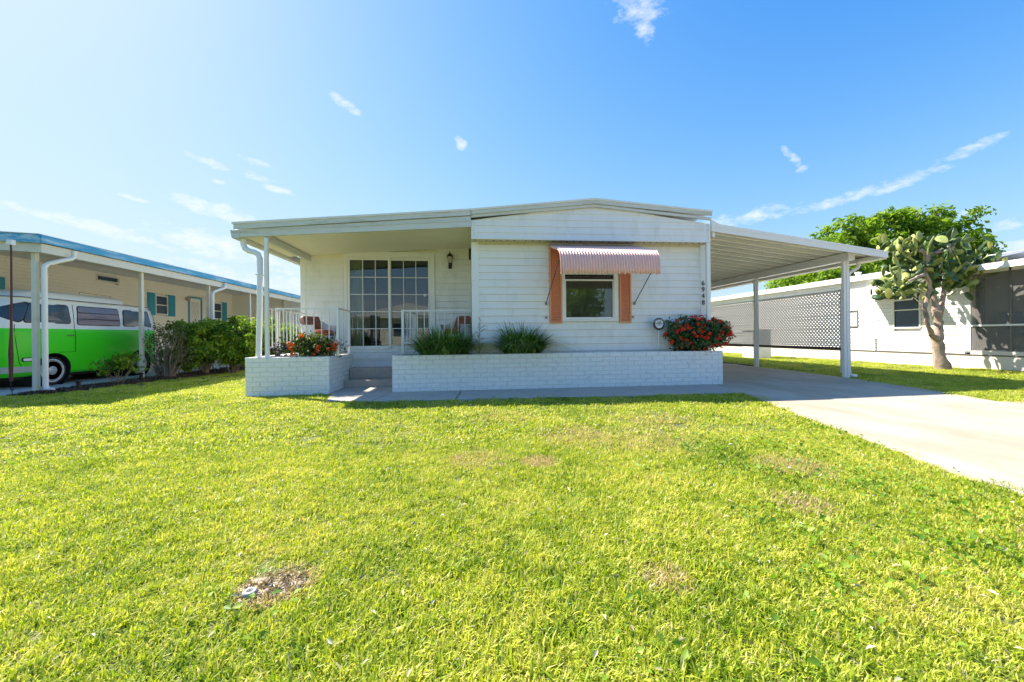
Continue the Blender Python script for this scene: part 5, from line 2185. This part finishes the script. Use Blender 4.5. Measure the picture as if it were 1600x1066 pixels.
# ================================================================ HEDGE SHRUBS AND SPARSE PLANTS (LEFT)
def shrub(name, label, loc, blobs, n_, size, mt, seed, stems, group=None, nclump=140, clump=.07, spread=.35, stemr=.02, cat='shrub', aspect=.5, shell=.72):
    t = thing(name, label, cat, loc, group=group)
    m = MB()
    r2 = random.Random(seed)
    for i in range(stems):
        b_ = r2.choice(blobs)
        e = Vector((b_[0] + r2.uniform(-1, 1) * b_[3] * .8, b_[1] + r2.uniform(-1, 1) * b_[4] * .7, b_[2] + r2.uniform(-.3, .85) * b_[5]))
        s0 = Vector((loc[0] + r2.uniform(-.06, .06), loc[1] + r2.uniform(-.06, .06), loc[2] - .02))
        mid = s0.lerp(e, .45) + Vector((r2.uniform(-.1, .1), r2.uniform(-.1, .1), r2.uniform(-.05, .12)))
        m.tube([s0, mid, e], [stemr, stemr * .65, stemr * .25], 5)
    m.build('stems', M_TWIG, t)
    foliage('leaves', mt, t, blobs, n_, size, seed, nclump=nclump, clump=clump, aspect=aspect, shell=shell)
    return t


shrub('clipped_shrub', 'dense green clipped shrub behind the bare branched shrub', (-6.75, 11.0, 0), [(-6.75, 10.9, .90, .62, .60, .52), (-6.7, 10.8, .66, .55, .5, .4), (-7.1, 11.5, .9, .6, .6, .52)], 11000, .085, L_HEDGE, 61, 22, 'clipped green shrubs of the hedge')
shrub('clipped_shrub', 'dense green clipped shrub in the middle of the hedge', (-6.25, 11.3, 0), [(-6.25, 11.4, .90, .66, .62, .54), (-6.15, 11.2, .60, .55, .5, .38)], 10000, .085, L_HEDGE, 62, 18, 'clipped green shrubs of the hedge')
shrub('clipped_shrub', 'dense green clipped shrub seen through the left railing', (-5.65, 11.9, 0), [(-5.70, 12.0, .88, .70, .62, .55), (-5.35, 12.1, .70, .50, .5, .45)], 10000, .085, L_HEDGE, 63, 18, 'clipped green shrubs of the hedge')
shrub('bare_shrub', 'half bare grey branched shrub beside the camper van', (-7.02, 10.1, 0), [(-7.10, 10.15, .85, .42, .35, .45), (-6.85, 10.2, .55, .30, .3, .30)], 1500, .06, L_DRY, 64, 70, nclump=90, clump=.06, stemr=.016, shell=.5)
shrub('bare_shrub', 'thin leafless twigs at the rear bumper of the van', (-7.35, 10.3, 0), [(-7.45, 10.3, .62, .25, .25, .45)], 160, .05, L_DRY, 65, 26, nclump=40, clump=.05, stemr=.009, shell=.5)
shrub('young_shrub', 'small leafy bush in front of the camper van', (-7.22, 9.0, 0), [(-7.22, 9.0, .50, .32, .25, .16), (-7.35, 8.9, .40, .22, .2, .14), (-7.02, 9.1, .42, .2, .2, .16)], 620, .085, L_HEDGE, 66, 12, nclump=30, clump=.06, stemr=.008, shell=.4, aspect=.45)

# ================================================================ RIGHT NEIGHBOUR
rh = thing('mobile_home', 'white mobile home with screened porch on the right behind the cactus tree', 'house', (12.0, 11, 0))
RX = 12.0
side = lap_wall_x(rh, 'side_wall', RX, 8.50, 24, .36, 2.52, .112, M_WHITE, -1, holes=((9.44, 10.14, 1.0, 2.02), (11.17, 11.55, 1.06, 1.56)))
MB().box(RX + .06, RX + 4.2, 8.60, 24, 0, 2.55).build('body', M_WHITE, rh)
b_o = MB().box(RX - .03, RX + .05, 2.0, 24, 0, .325).build('rendered_base', M_BLOCK, rh)
MB().box(RX - .045, RX - .0, 2.0, 24, .328, .352).build('base_rail', M_IRON, rh)
MB().box(RX - .03, RX + .05, 2.0, 8.38, .355, .44).build('porch_sill', M_BLOCK, rh)
side_window(rh, RX - .012, 9.44, 10.14, 1.0, 2.02, (), -1, M_ALU)
# propped awning-window sash leaning out
m = MB()
m.bar((RX - .05, 9.50, 1.98), (RX - .22, 9.50, 1.78), .02, .02)
m.bar((RX - .05, 10.08, 1.98), (RX - .22, 10.08, 1.78), .02, .02)
m.bar((RX - .22, 9.48, 1.78), (RX - .22, 10.10, 1.78), .03, .04)
m.build('open_sash', M_ALU, rh)
m = MB()
m.box(RX - .03, RX - .012, 11.17, 11.20, 1.06, 1.56).box(RX - .03, RX - .012, 11.52, 11.55, 1.06, 1.56).box(RX - .03, RX - .012, 11.2, 11.52, 1.53, 1.56)
m.box(RX - .03, RX - .012, 11.2, 11.52, 1.06, 1.09)
fo = m.build('louvred_window', M_IRON, rh)
for k in range(4):
    MB().box(RX - .022, RX - .014, 11.2, 11.52, 1.10 + k * .108, 1.195 + k * .108).build('louvre', M_ALU, fo)
# clamshell awning over the window: a sloped white hood
m = MB()
y0, y1 = 9.15, 10.75
m.add([(RX - .01, y0 + .25, 2.42), (RX - .01, y1 - .25, 2.42), (RX - .75, y1, 2.02), (RX - .75, y0, 1.98), (RX - .01, y0, 2.02), (RX - .01, y1, 2.02),
       (RX - .75, y1, 1.97), (RX - .75, y0, 1.93)],
      [(0, 1, 2, 3), (0, 3, 4), (1, 5, 2), (3, 2, 6, 7)])
o = m.build('window_hood', M_ROOFW, rh)
md = o.modifiers.new('s', 'SOLIDIFY')
md.thickness = .012
m = MB()
m.bar((RX - .74, y0 + .02, 1.95), (RX - .02, y0 + .02, 1.35), .012, .012)
m.bar((RX - .74, y1 - .02, 1.95), (RX - .02, y1 - .02, 1.35), .012, .012)
m.build('hood_brace', M_ALU, rh)
m = MB()
m.box(RX - .035, RX - .0215, 10.62, 10.64, .36, .72)
m.build('conduit', M_IRON, rh)
# roof edge: white, sloping eave seen as a long bright band
m = MB()
m.prism([(RX - .16, 2.50), (RX + 2.1, 2.92), (RX + 4.4, 2.5), (RX + 4.4, 2.56), (RX + 2.1, 2.98), (RX - .16, 2.60)], 8.7, 24.2)
m.build('roof', M_ROOFW, rh, recalc=True)
MB().box(RX - .19, RX - .165, 8.7, 24.2, 2.48, 2.64).build('eave_fascia', M_ROOFW, rh)
m = MB()
m.lathe([(.06, 0), (.06, .18), (.09, .18), (.09, .22), (0, .24)], (RX + .35, 11.5, 2.60), 'z', 12)
m.build('roof_vent', M_ALU, rh)
# lower carport / patio roof of the neighbour running behind the lattice
m = MB()
m.prism([(10.7, 2.06), (RX - .20, 2.42), (RX - .20, 2.47), (10.7, 2.12)], 11.6, 19.5)
# screened porch: flat roof, posts, rails, screens
m = MB()
m.prism([(RX - .30, 2.33), (RX + 4.2, 2.52), (RX + 4.2, 2.58), (RX - .30, 2.39)], 2.0, 8.66)
m.build('porch_roof', M_ROOFW, rh, recalc=True)
m = MB()
m.box(RX - .33, RX - .302, 2.0, 8.68, 2.30, 2.44)
m.build('porch_fascia', M_ALU, rh)
for y_ in (8.44, 7.66, 6.85, 6.05, 5.2, 4.3, 3.4):
    w2_ = .06 if y_ > 8.4 else .02
    MB().box(RX - .02, RX + .04, y_ - w2_, y_ + w2_, .44, 2.34).build('porch_post', M_ALU if y_ > 8.4 else M_IRON, rh)
MB().box(RX - .03, RX + .03, 2.0, 8.38, 1.02, 1.06).build('chair_rail', M_ALU, rh)
MB().box(RX - .02, RX + .03, 2.0, 8.38, 2.26, 2.34).build('top_rail', M_ALU, rh)
prev = 8.38
for y_ in (7.66, 6.85, 6.05, 5.2, 4.3, 3.4):
    MB().add([(RX, prev, .44), (RX, y_ + .02, .44), (RX, y_ + .02, 2.26), (RX, prev, 2.26)], [(0, 1, 2, 3)]).build('screen', M_SCREEN, rh)
    prev = y_ - .02
# inside the porch: house wall with a glass door and chairs hinted
MB().box(RX + .06, RX + 4.2, 8.56, 8.60, .44, 2.5).build('porch_end_wall', mat('porch_inside', (.20, .19, .19), .8, .1), rh)
MB().box(RX + 3.4, RX + 3.5, 2.0, 8.55, .44, 2.5).build('porch_inner_wall', MATS['porch_inside'], rh)
MB().box(RX, RX + 3.4, 2.0, 8.55, .40, .44).build('porch_slab', M_SLAB, rh)
MB().box(RX + .35, RX + .62, 8.535, 8.556, .50, 2.20).build('porch_glass', M_GLASS, rh)
MB().box(RX + .2, RX + .35, 8.535, 8.556, .5, 2.25).build('porch_door_trim', MATS['tan_house_wall'], rh)
t = thing('patio_chair', 'dark blue padded patio chair inside the screened porch', 'chair', (RX + .7, 7.7, .44))
m = MB().box(RX + .4, RX + .95, 7.45, 7.95, .78, .90)
m.build('seat', mat('navy_cushion', (.03, .06, .14), .8), t, bevel=.03)
m = MB().bar((RX + .72, 7.95, .86), (RX + .72, 8.15, 1.35), .55, .08, (0, 1, 0))
m.build('backrest', MATS['navy_cushion'], t, bevel=.02)
for x_, y_ in ((.42, 7.47), (.93, 7.47), (.42, 7.93), (.93, 7.93)):
    MB().box(RX + x_ - .015, RX + x_ + .015, y_ - .015, y_ + .015, .44, .78).build('leg', M_IRON, t)

# ================================================================ LATTICE FENCE
fn = thing('lattice_fence', 'white diagonal lattice fence with dark bottom rail beyond the carport', 'fence', (8.15, 11, 0))
FX_, FY0, FY1, FZb, FZt = 8.15, 7.95, 15.4, .585, 1.82


def lattice(y0, y1):
    m = MB()
    pitch = .088
    H_ = FZt - FZb
    for s_, xo in ((1, -.005), (-1, .005)):
        k = y0 - H_
        while k < y1:
            # line y = k + (z - FZb) * 1 for s=1 ; mirrored for s=-1
            za, zb = FZb, FZt
            ya, yb = k, k + H_
            # clip to [y0, y1]
            if ya < y0:
                za += (y0 - ya)
                ya = y0
            if yb > y1:
                zb -= (yb - y1)
                yb = y1
            if yb - ya > .03:
                if s_ > 0:
                    m.bar((FX_ + xo, ya, za), (FX_ + xo, yb, zb), .008, .036, (1, 0, 0)) if False else m.bar((FX_ + xo, ya, za), (FX_ + xo, yb, zb), .008, .030)
                else:
                    m.bar((FX_ + xo, y0 + y1 - ya, za), (FX_ + xo, y0 + y1 - yb, zb), .008, .030)
            k += pitch
    return m


ys = [7.98, 10.62, 13.3, 16.1]
for a, b_ in zip(ys[:-1], ys[1:]):
    o = lattice(a + .03, b_ - .03).build('lattice', M_LATT, fn)
    o['kind'] = 'stuff'
for y_ in ys:
    MB().box(FX_ - .02, FX_ + .02, y_ - .02, y_ + .02, .02, 1.86).build('post', M_LATT, fn)
MB().box(FX_ - .02, FX_ + .02, ys[0], ys[-1], FZt, FZt + .035).build('top_rail', M_LATT, fn)
MB().box(FX_ - .02, FX_ + .02, ys[0], ys[-1], .52, .585).build('bottom_rail', M_LATTD, fn)
# things beyond the fence
t = thing('shadow_stand_in', 'made-up white box in place of a shadow patch behind the lattice fence', 'stand-in box', (10.4, 13.6, 0))  # added box: stands in for a tree shadow on the wall behind
MB().box(10.1, 10.8, 13.3, 13.9, 0, 1.0).build('stand_in_box', M_ALU, t, bevel=.02)
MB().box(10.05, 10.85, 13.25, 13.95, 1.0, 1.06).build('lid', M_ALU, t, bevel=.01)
t = thing('cottage', 'low tan building far beyond the end of the carport', 'building', (8.5, 26, 0))
MB().box(5.0, 11.5, 26, 32, 0, 2.6).build('wall', M_VANE, t)
MB().prism([(4.7, 2.6), (11.8, 2.6), (8.2, 3.1)], 25.7, 32.2).build('roof', M_ROOFW, t, recalc=True)
m = MB().box(9.3, 10.1, 25.96, 25.99, 1.0, 1.9)
wi = m.build('window', M_TRIM, t)
MB().box(9.38, 10.02, 25.94, 25.957, 1.07, 1.83).build('pane', M_BUSGLASS, wi)
# edge soil along the carport slab
g = MB().poly([(7.64, 9.9), (7.78, 9.9), (7.82, 17), (7.62, 17)], -.02, .035)
struct(g.build('soil_edge', M_SOIL), 'dark soil edge between the carport slab and the side lawn')

# ================================================================ PRICKLY PEAR TREE
ct = thing('prickly_pear_tree', 'tree like prickly pear cactus with a thick bent trunk in front of the white wall', 'cactus', (11.5, 8.6, 0))
CY_ = 8.35
m = MB()
r2 = random.Random(9)
def limb(pts_, rad):
    # smooth the path a little and add wobble
    P = [Vector(p) for p in pts_]
    Q, RR = [], []
    for i in range(len(P) - 1):
        for k in range(3):
            f = k / 3
            q = P[i].lerp(P[i + 1], f)
            q += Vector((r2.uniform(-1, 1), r2.uniform(-1, 1), r2.uniform(-1, 1))) * .012
            Q.append(q)
            RR.append(rad[i] + (rad[i + 1] - rad[i]) * f)
    Q.append(P[-1])
    RR.append(rad[-1])
    m.tube(Q, [q * .88 * r2.uniform(.9, 1.12) for q in RR], 9, wob=.18, rg=r2)


limb([(11.42, CY_, -.05), (11.34, CY_, .20), (11.30, CY_, .52), (11.26, CY_, .75), (11.28, CY_, .95), (11.30, CY_, 1.20), (11.27, CY_, 1.42), (11.24, CY_, 1.50)],
     [.20, .15, .12, .125, .10, .09, .115, .07])
limb([(11.27, CY_, .68), (11.08, CY_ - .05, .82), (10.93, CY_ - .08, 1.0), (10.86, CY_ - .1, 1.2), (10.80, CY_ - .1, 1.45), (10.89, CY_ - .1, 1.75), (10.90, CY_ - .15, 2.02), (10.72, CY_ - .2, 2.22), (10.40, CY_ - .3, 2.16), (10.10, CY_ - .35, 2.05)],
     [.075, .06, .05, .05, .05, .045, .045, .04, .035, .03])
limb([(11.26, CY_, 1.35), (11.22, CY_, 1.65), (11.14, CY_ + .05, 1.95), (11.02, CY_ + .05, 2.25), (11.02, CY_, 2.50), (11.02, CY_, 2.70), (10.86, CY_, 2.84), (10.80, CY_ - .05, 2.80)],
     [.08, .06, .052, .05, .048, .05, .045, .035])
limb([(11.02, CY_, 2.66), (11.15, CY_, 2.74), (11.35, CY_ - .05, 2.82), (11.52, CY_ - .05, 2.95), (11.54, CY_ - .05, 2.80), (11.53, CY_ - .05, 2.66)], [.05, .045, .045, .05, .045, .035])
limb([(11.30, CY_, 1.30), (11.44, CY_ + .05, 1.45), (11.55, CY_ + .1, 1.65), (11.60, CY_ + .1, 1.95), (11.68, CY_ + .1, 2.25), (11.80, CY_, 2.45), (12.05, CY_ - .1, 2.52), (12.4, CY_ - .15, 2.48)],
     [.08, .065, .055, .05, .045, .04, .035, .03])
limb([(11.60, CY_ + .1, 2.0), (11.68, CY_ + .1, 2.35), (11.60, CY_ + .1, 2.7), (11.75, CY_, 3.0)], [.05, .045, .04, .035])
m.build('trunk', M_BARK, ct, smooth=True)


def pad_mesh(seed):
    g = random.Random(seed)
    n_ = 12
    m = MB()
    vs = []
    H_, W_ = .225 * g.uniform(.9, 1.15), .058 * g.uniform(.9, 1.25)
    cv = g.uniform(-.04, .04)
    for side_ in (-1, 1):
        for k in range(n_):
            a = 2 * PI * k / n_
            zz_ = -math.cos(a)
            xx_ = math.sin(a)
            w = 1.0 if zz_ > -.2 else (1 - .35 * (-.2 - zz_))
            vs.append((xx_ * W_ * w, side_ * .006 + cv * zz_ ** 2, (zz_ + 1) * H_ / 2))
    vs += [(0, -.019, H_ * .52), (0, .019, H_ * .52)]
    fs = []
    for k in range(n_):
        k2 = (k + 1) % n_
        fs.append((k, k2, 2 * n_))
        fs.append((n_ + k2, n_ + k, 2 * n_ + 1))
        fs.append((k, n_ + k, n_ + k2, k2))
    m.add(vs, fs)
    me = m.mesh('pad', L_CACTUS, True)
    fixn(me)
    at = me.color_attributes.new('tint', 'FLOAT_COLOR', 'POINT')
    t_ = (seed % 8) / 7
    for k, q in enumerate(at.data):
        e = .1 if k < 2 * n_ else -.05
        q.color = (min(1, max(0, t_ + e)), .5, 0, 1)
    return me


pads = [pad_mesh(k) for k in range(8)]
# centres of the pad clusters: position, spread, count, share of pale pads
CL = [((10.45, 8.5, 2.15), (.30, .3, .22), 12, 1), ((10.10, 8.35, 2.02), (.16, .2, .20), 7, 1), ((10.85, 8.5, 2.55), (.32, .35, .28), 16, 1), ((10.75, 8.5, 2.95), (.30, .35, .22), 14, 1),
      ((11.20, 8.7, 2.95), (.45, .4, .30), 22, 0), ((11.35, 8.7, 3.25), (.40, .35, .14), 14, 0), ((11.70, 8.7, 3.0), (.40, .4, .26), 20, 0), ((11.25, 8.4, 2.35), (.40, .35, .28), 20, .5),
      ((11.65, 8.45, 2.35), (.35, .35, .28), 18, .6), ((12.05, 8.5, 2.60), (.40, .35, .28), 20, .3), ((12.45, 8.5, 2.50), (.30, .3, .22), 14, .7), ((11.0, 8.4, 1.95), (.28, .3, .2), 9, .5),
      ((11.65, 8.4, 2.0), (.30, .25, .22), 10, .8), ((12.0, 8.4, 2.15), (.22, .25, .22), 8, .7), ((12.75, 8.5, 2.62), (.18, .2, .14), 6, .8), ((11.9, 8.7, 2.95), (.30, .3, .14), 9, 0), ((9.85, 8.3, 1.86), (.16, .2, .12), 5, .9)]
r2 = random.Random(15)
for (c, sp_, n_, pale) in CL:
    k = 0
    n_ = int(n_ * 1.34)
    while k < n_:
        base_ = Vector((c[0] + r2.gauss(0, 1) * sp_[0] * .72, c[1] + r2.gauss(0, 1) * sp_[1] * .7, c[2] - .10 + r2.gauss(0, 1) * sp_[2] * .65))
        az = r2.uniform(0, 2 * PI)
        tilt = r2.uniform(-1.4, 1.4)
        chain = r2.choice((1, 2, 2, 3))
        for q in range(chain):
            base_.z = min(base_.z, 3.02)
            if k >= n_:
                break
            idx = r2.choice((4, 5, 6, 7)) if r2.random() < pale else r2.choice((0, 1, 2, 3))
            sc = r2.uniform(.75, 1.25)
            inst('pad', pads[idx], ct, base_, (tilt * .7, tilt * .6, az), (sc, sc, sc))
            mt_ = Euler((tilt * .7, tilt * .6, az)).to_matrix()
            base_ = base_ + mt_ @ Vector((r2.uniform(-.04, .04), 0, .20 * sc))
            tilt += r2.uniform(-.6, .6)
            az += r2.uniform(-.5, .5)
            k += 1

# the many further pads too crowded to pick apart: one joined part
V_, F_, T_ = [], [], []
src_p = [(np.array([v.co[:] for v in q.vertices]), [tuple(f.vertices) for f in q.polygons]) for q in pads]
for (c, sp_, n_, pale) in CL:
    for k in range(int(n_ * 1.7)):
        idx = r2.choice((4, 5, 6, 7)) if r2.random() < pale * .7 else r2.choice((0, 1, 2, 3))
        v, f = src_p[idx]
        sc = r2.uniform(.6, 1.05)
        e = Euler((r2.uniform(-1.3, 1.3), r2.uniform(-1.1, 1.1), r2.uniform(0, 6.28))).to_matrix()
        p = np.array([c[0] + r2.gauss(0, 1) * sp_[0] * .75, c[1] + .1 + r2.gauss(0, 1) * sp_[1] * .8, min(3.05, c[2] - .1 + r2.gauss(0, 1) * sp_[2] * .65)])
        p = p - np.array((11.5, 8.6, 0))
        w = (v * sc) @ np.array(e).T + p
        n0 = len(V_)
        V_ += [tuple(q) for q in w]
        F_ += [tuple(i + n0 for i in q) for q in f]
        T_ += [min(1, max(0, (idx % 8) / 7 + r2.uniform(-.1, .1)))] * len(v)
me = bpy.data.meshes.new('pads')
me.from_pydata(V_, [], F_)
me.materials.append(L_CACTUS)
me.polygons.foreach_set('use_smooth', [True] * len(F_))
at = me.color_attributes.new('tint', 'FLOAT_COLOR', 'POINT')
at.data.foreach_set('color', np.array([(a, .5, 0, 1) for a in T_], np.float32).reshape(-1))
o = bpy.data.objects.new('pads', me)
COL.objects.link(o)
o.parent = ct
o['kind'] = 'stuff'
ct.location.x -= .24

# ================================================================ BACKGROUND TREES
def tree(name, label, loc, trunk_h, blobs, n_, size, mt, seed, nclump=220, clump=.35, r0=.18, group=None, aspect=.5):
    t = thing(name, label, 'tree', loc, group=group)
    m = MB()
    r2 = random.Random(seed)
    x, y_, z = loc
    top = Vector((x + r2.uniform(-.2, .2), y_ + r2.uniform(-.2, .2), trunk_h))
    m.tube([(x, y_, -.1), (x + .06, y_, trunk_h * .5), top], [r0 * 1.3, r0, r0 * .8], 9, wob=.1, rg=r2)
    for b_ in blobs:
        for q in range(2):
            e = Vector((b_[0] + r2.uniform(-.5, .5) * b_[3], b_[1] + r2.uniform(-.5, .5) * b_[4], b_[2] + r2.uniform(-.2, .7) * b_[5]))
            mid = top.lerp(e, .5) + Vector((r2.uniform(-.2, .2), r2.uniform(-.2, .2), r2.uniform(0, .3)))
            m.tube([top, mid, e], [r0 * .55, r0 * .35, r0 * .12], 6)
    m.build('trunk', M_TRUNK, t, smooth=True)
    foliage('crown', mt, t, blobs, n_, size, seed, nclump=nclump, clump=clump, aspect=aspect)
    return t


# the big round tree behind the right neighbour (px 1260..1560)
tree('leafy_tree', 'large bright green leafy tree rising behind the right neighbour roof', (23.6, 20, 0), 3.0,
     [(21.4, 20, 5.6, 2.0, 2.0, 1.6), (23.2, 20, 6.2, 1.9, 2.0, 1.3), (25.0, 20, 6.35, 1.7, 2.0, 1.5), (26.6, 20, 5.5, 1.6, 2.0, 1.4), (27.5, 19.6, 4.9, 1.4, 1.6, 1.2), (20.2, 20, 4.4, 1.7, 1.8, 1.2), (24.2, 19.5, 7.3, .55, .5, .5), (22.3, 19.5, 7.1, .5, .5, .4), (20.6, 19.5, 6.5, .6, .5, .5), (26.0, 19.5, 7.35, .45, .5, .6), (28.0, 19.4, 6.1, .45, .5, .6),
      (23.0, 19.4, 4.6, 2.3, 2, 1.6), (25.8, 19.4, 4.3, 2.2, 2, 1.6), (27.3, 20, 6.4, .6, .6, .7)],
     19000, .29, L_TREE, 71, nclump=300, clump=.22, r0=.3)
tree('leafy_tree', 'low spreading tree showing just above the neighbour roof behind the carport post', (18.6, 18.6, 0), 2.2,
     [(17.6, 18.6, 3.4, 1.5, 1.4, .75), (19.0, 18.4, 3.6, 1.5, 1.4, .9), (16.5, 18.8, 3.35, .9, .9, .42)], 8000, .22, L_TREE, 72, nclump=160, clump=.2, r0=.16)
tree('far_tree', 'small yellowish tree far beyond the end of the carport', (12.2, 30, 0), 1.6, [(12.2, 30, 3.0, 1.2, 1.2, .75), (13.0, 30, 2.8, .9, .9, .6)], 2600, .25, L_TREE, 73, nclump=60, r0=.12)
tree('far_tree', 'small dark tree top showing just above the far end of the blue fascia', (-9.9, 30, 0), 2.6, [(-9.9, 30, 4.6, .35, .35, .8), (-9.8, 30, 3.6, .6, .6, .7)], 1500, .2, L_TREE, 74, nclump=40, clump=.12, r0=.08)

# across the street (seen only as reflections in the glass)
for (x, y_, s_, lb) in ((2.6, -19, 1.0, 'round street tree across the road behind the viewpoint'), (9.0, -20, 1.2, 'taller street tree across the road to the right'), (-14.0, -18, 1.1, 'broad tree across the road to the left'),
                        (-24, -21, 1.2, 'far broad tree across the road at the left'), (17, -22, 1.2, 'dense tree across the road at the far right')):
    tree('street_tree', lb, (x, y_, 0), 1.6 * s_, [(x, y_, 3.2 * s_, 1.9 * s_, 1.9 * s_, 1.5 * s_), (x + 1.0, y_, 2.6 * s_, 1.4, 1.4, 1.1), (x - 1.1, y_ + .3, 2.7 * s_, 1.4, 1.4, 1.1)], 2600, .45, L_TREE, int(80 + abs(x)), nclump=90, clump=.3, r0=.16)
t = thing('bungalow', 'pale bungalow across the road behind the viewpoint', 'house', (-5, -22, 0))
MB().box(-11, 0, -27, -20.5, 0, 2.6).build('wall', M_CREAM, t)
MB().prism([(-11.5, 2.6), (.5, 2.6), (-5.5, 4.0)], -27.4, -20.0).build('roof', M_ROOFW, t, recalc=True)
MB().box(-7, -5.4, -20.5, -20.46, 1.0, 2.1).build('window', M_BUSGLASS, t)
MB().box(-3.2, -2.2, -20.5, -20.46, .1, 2.1).build('door', M_TRIM, t)
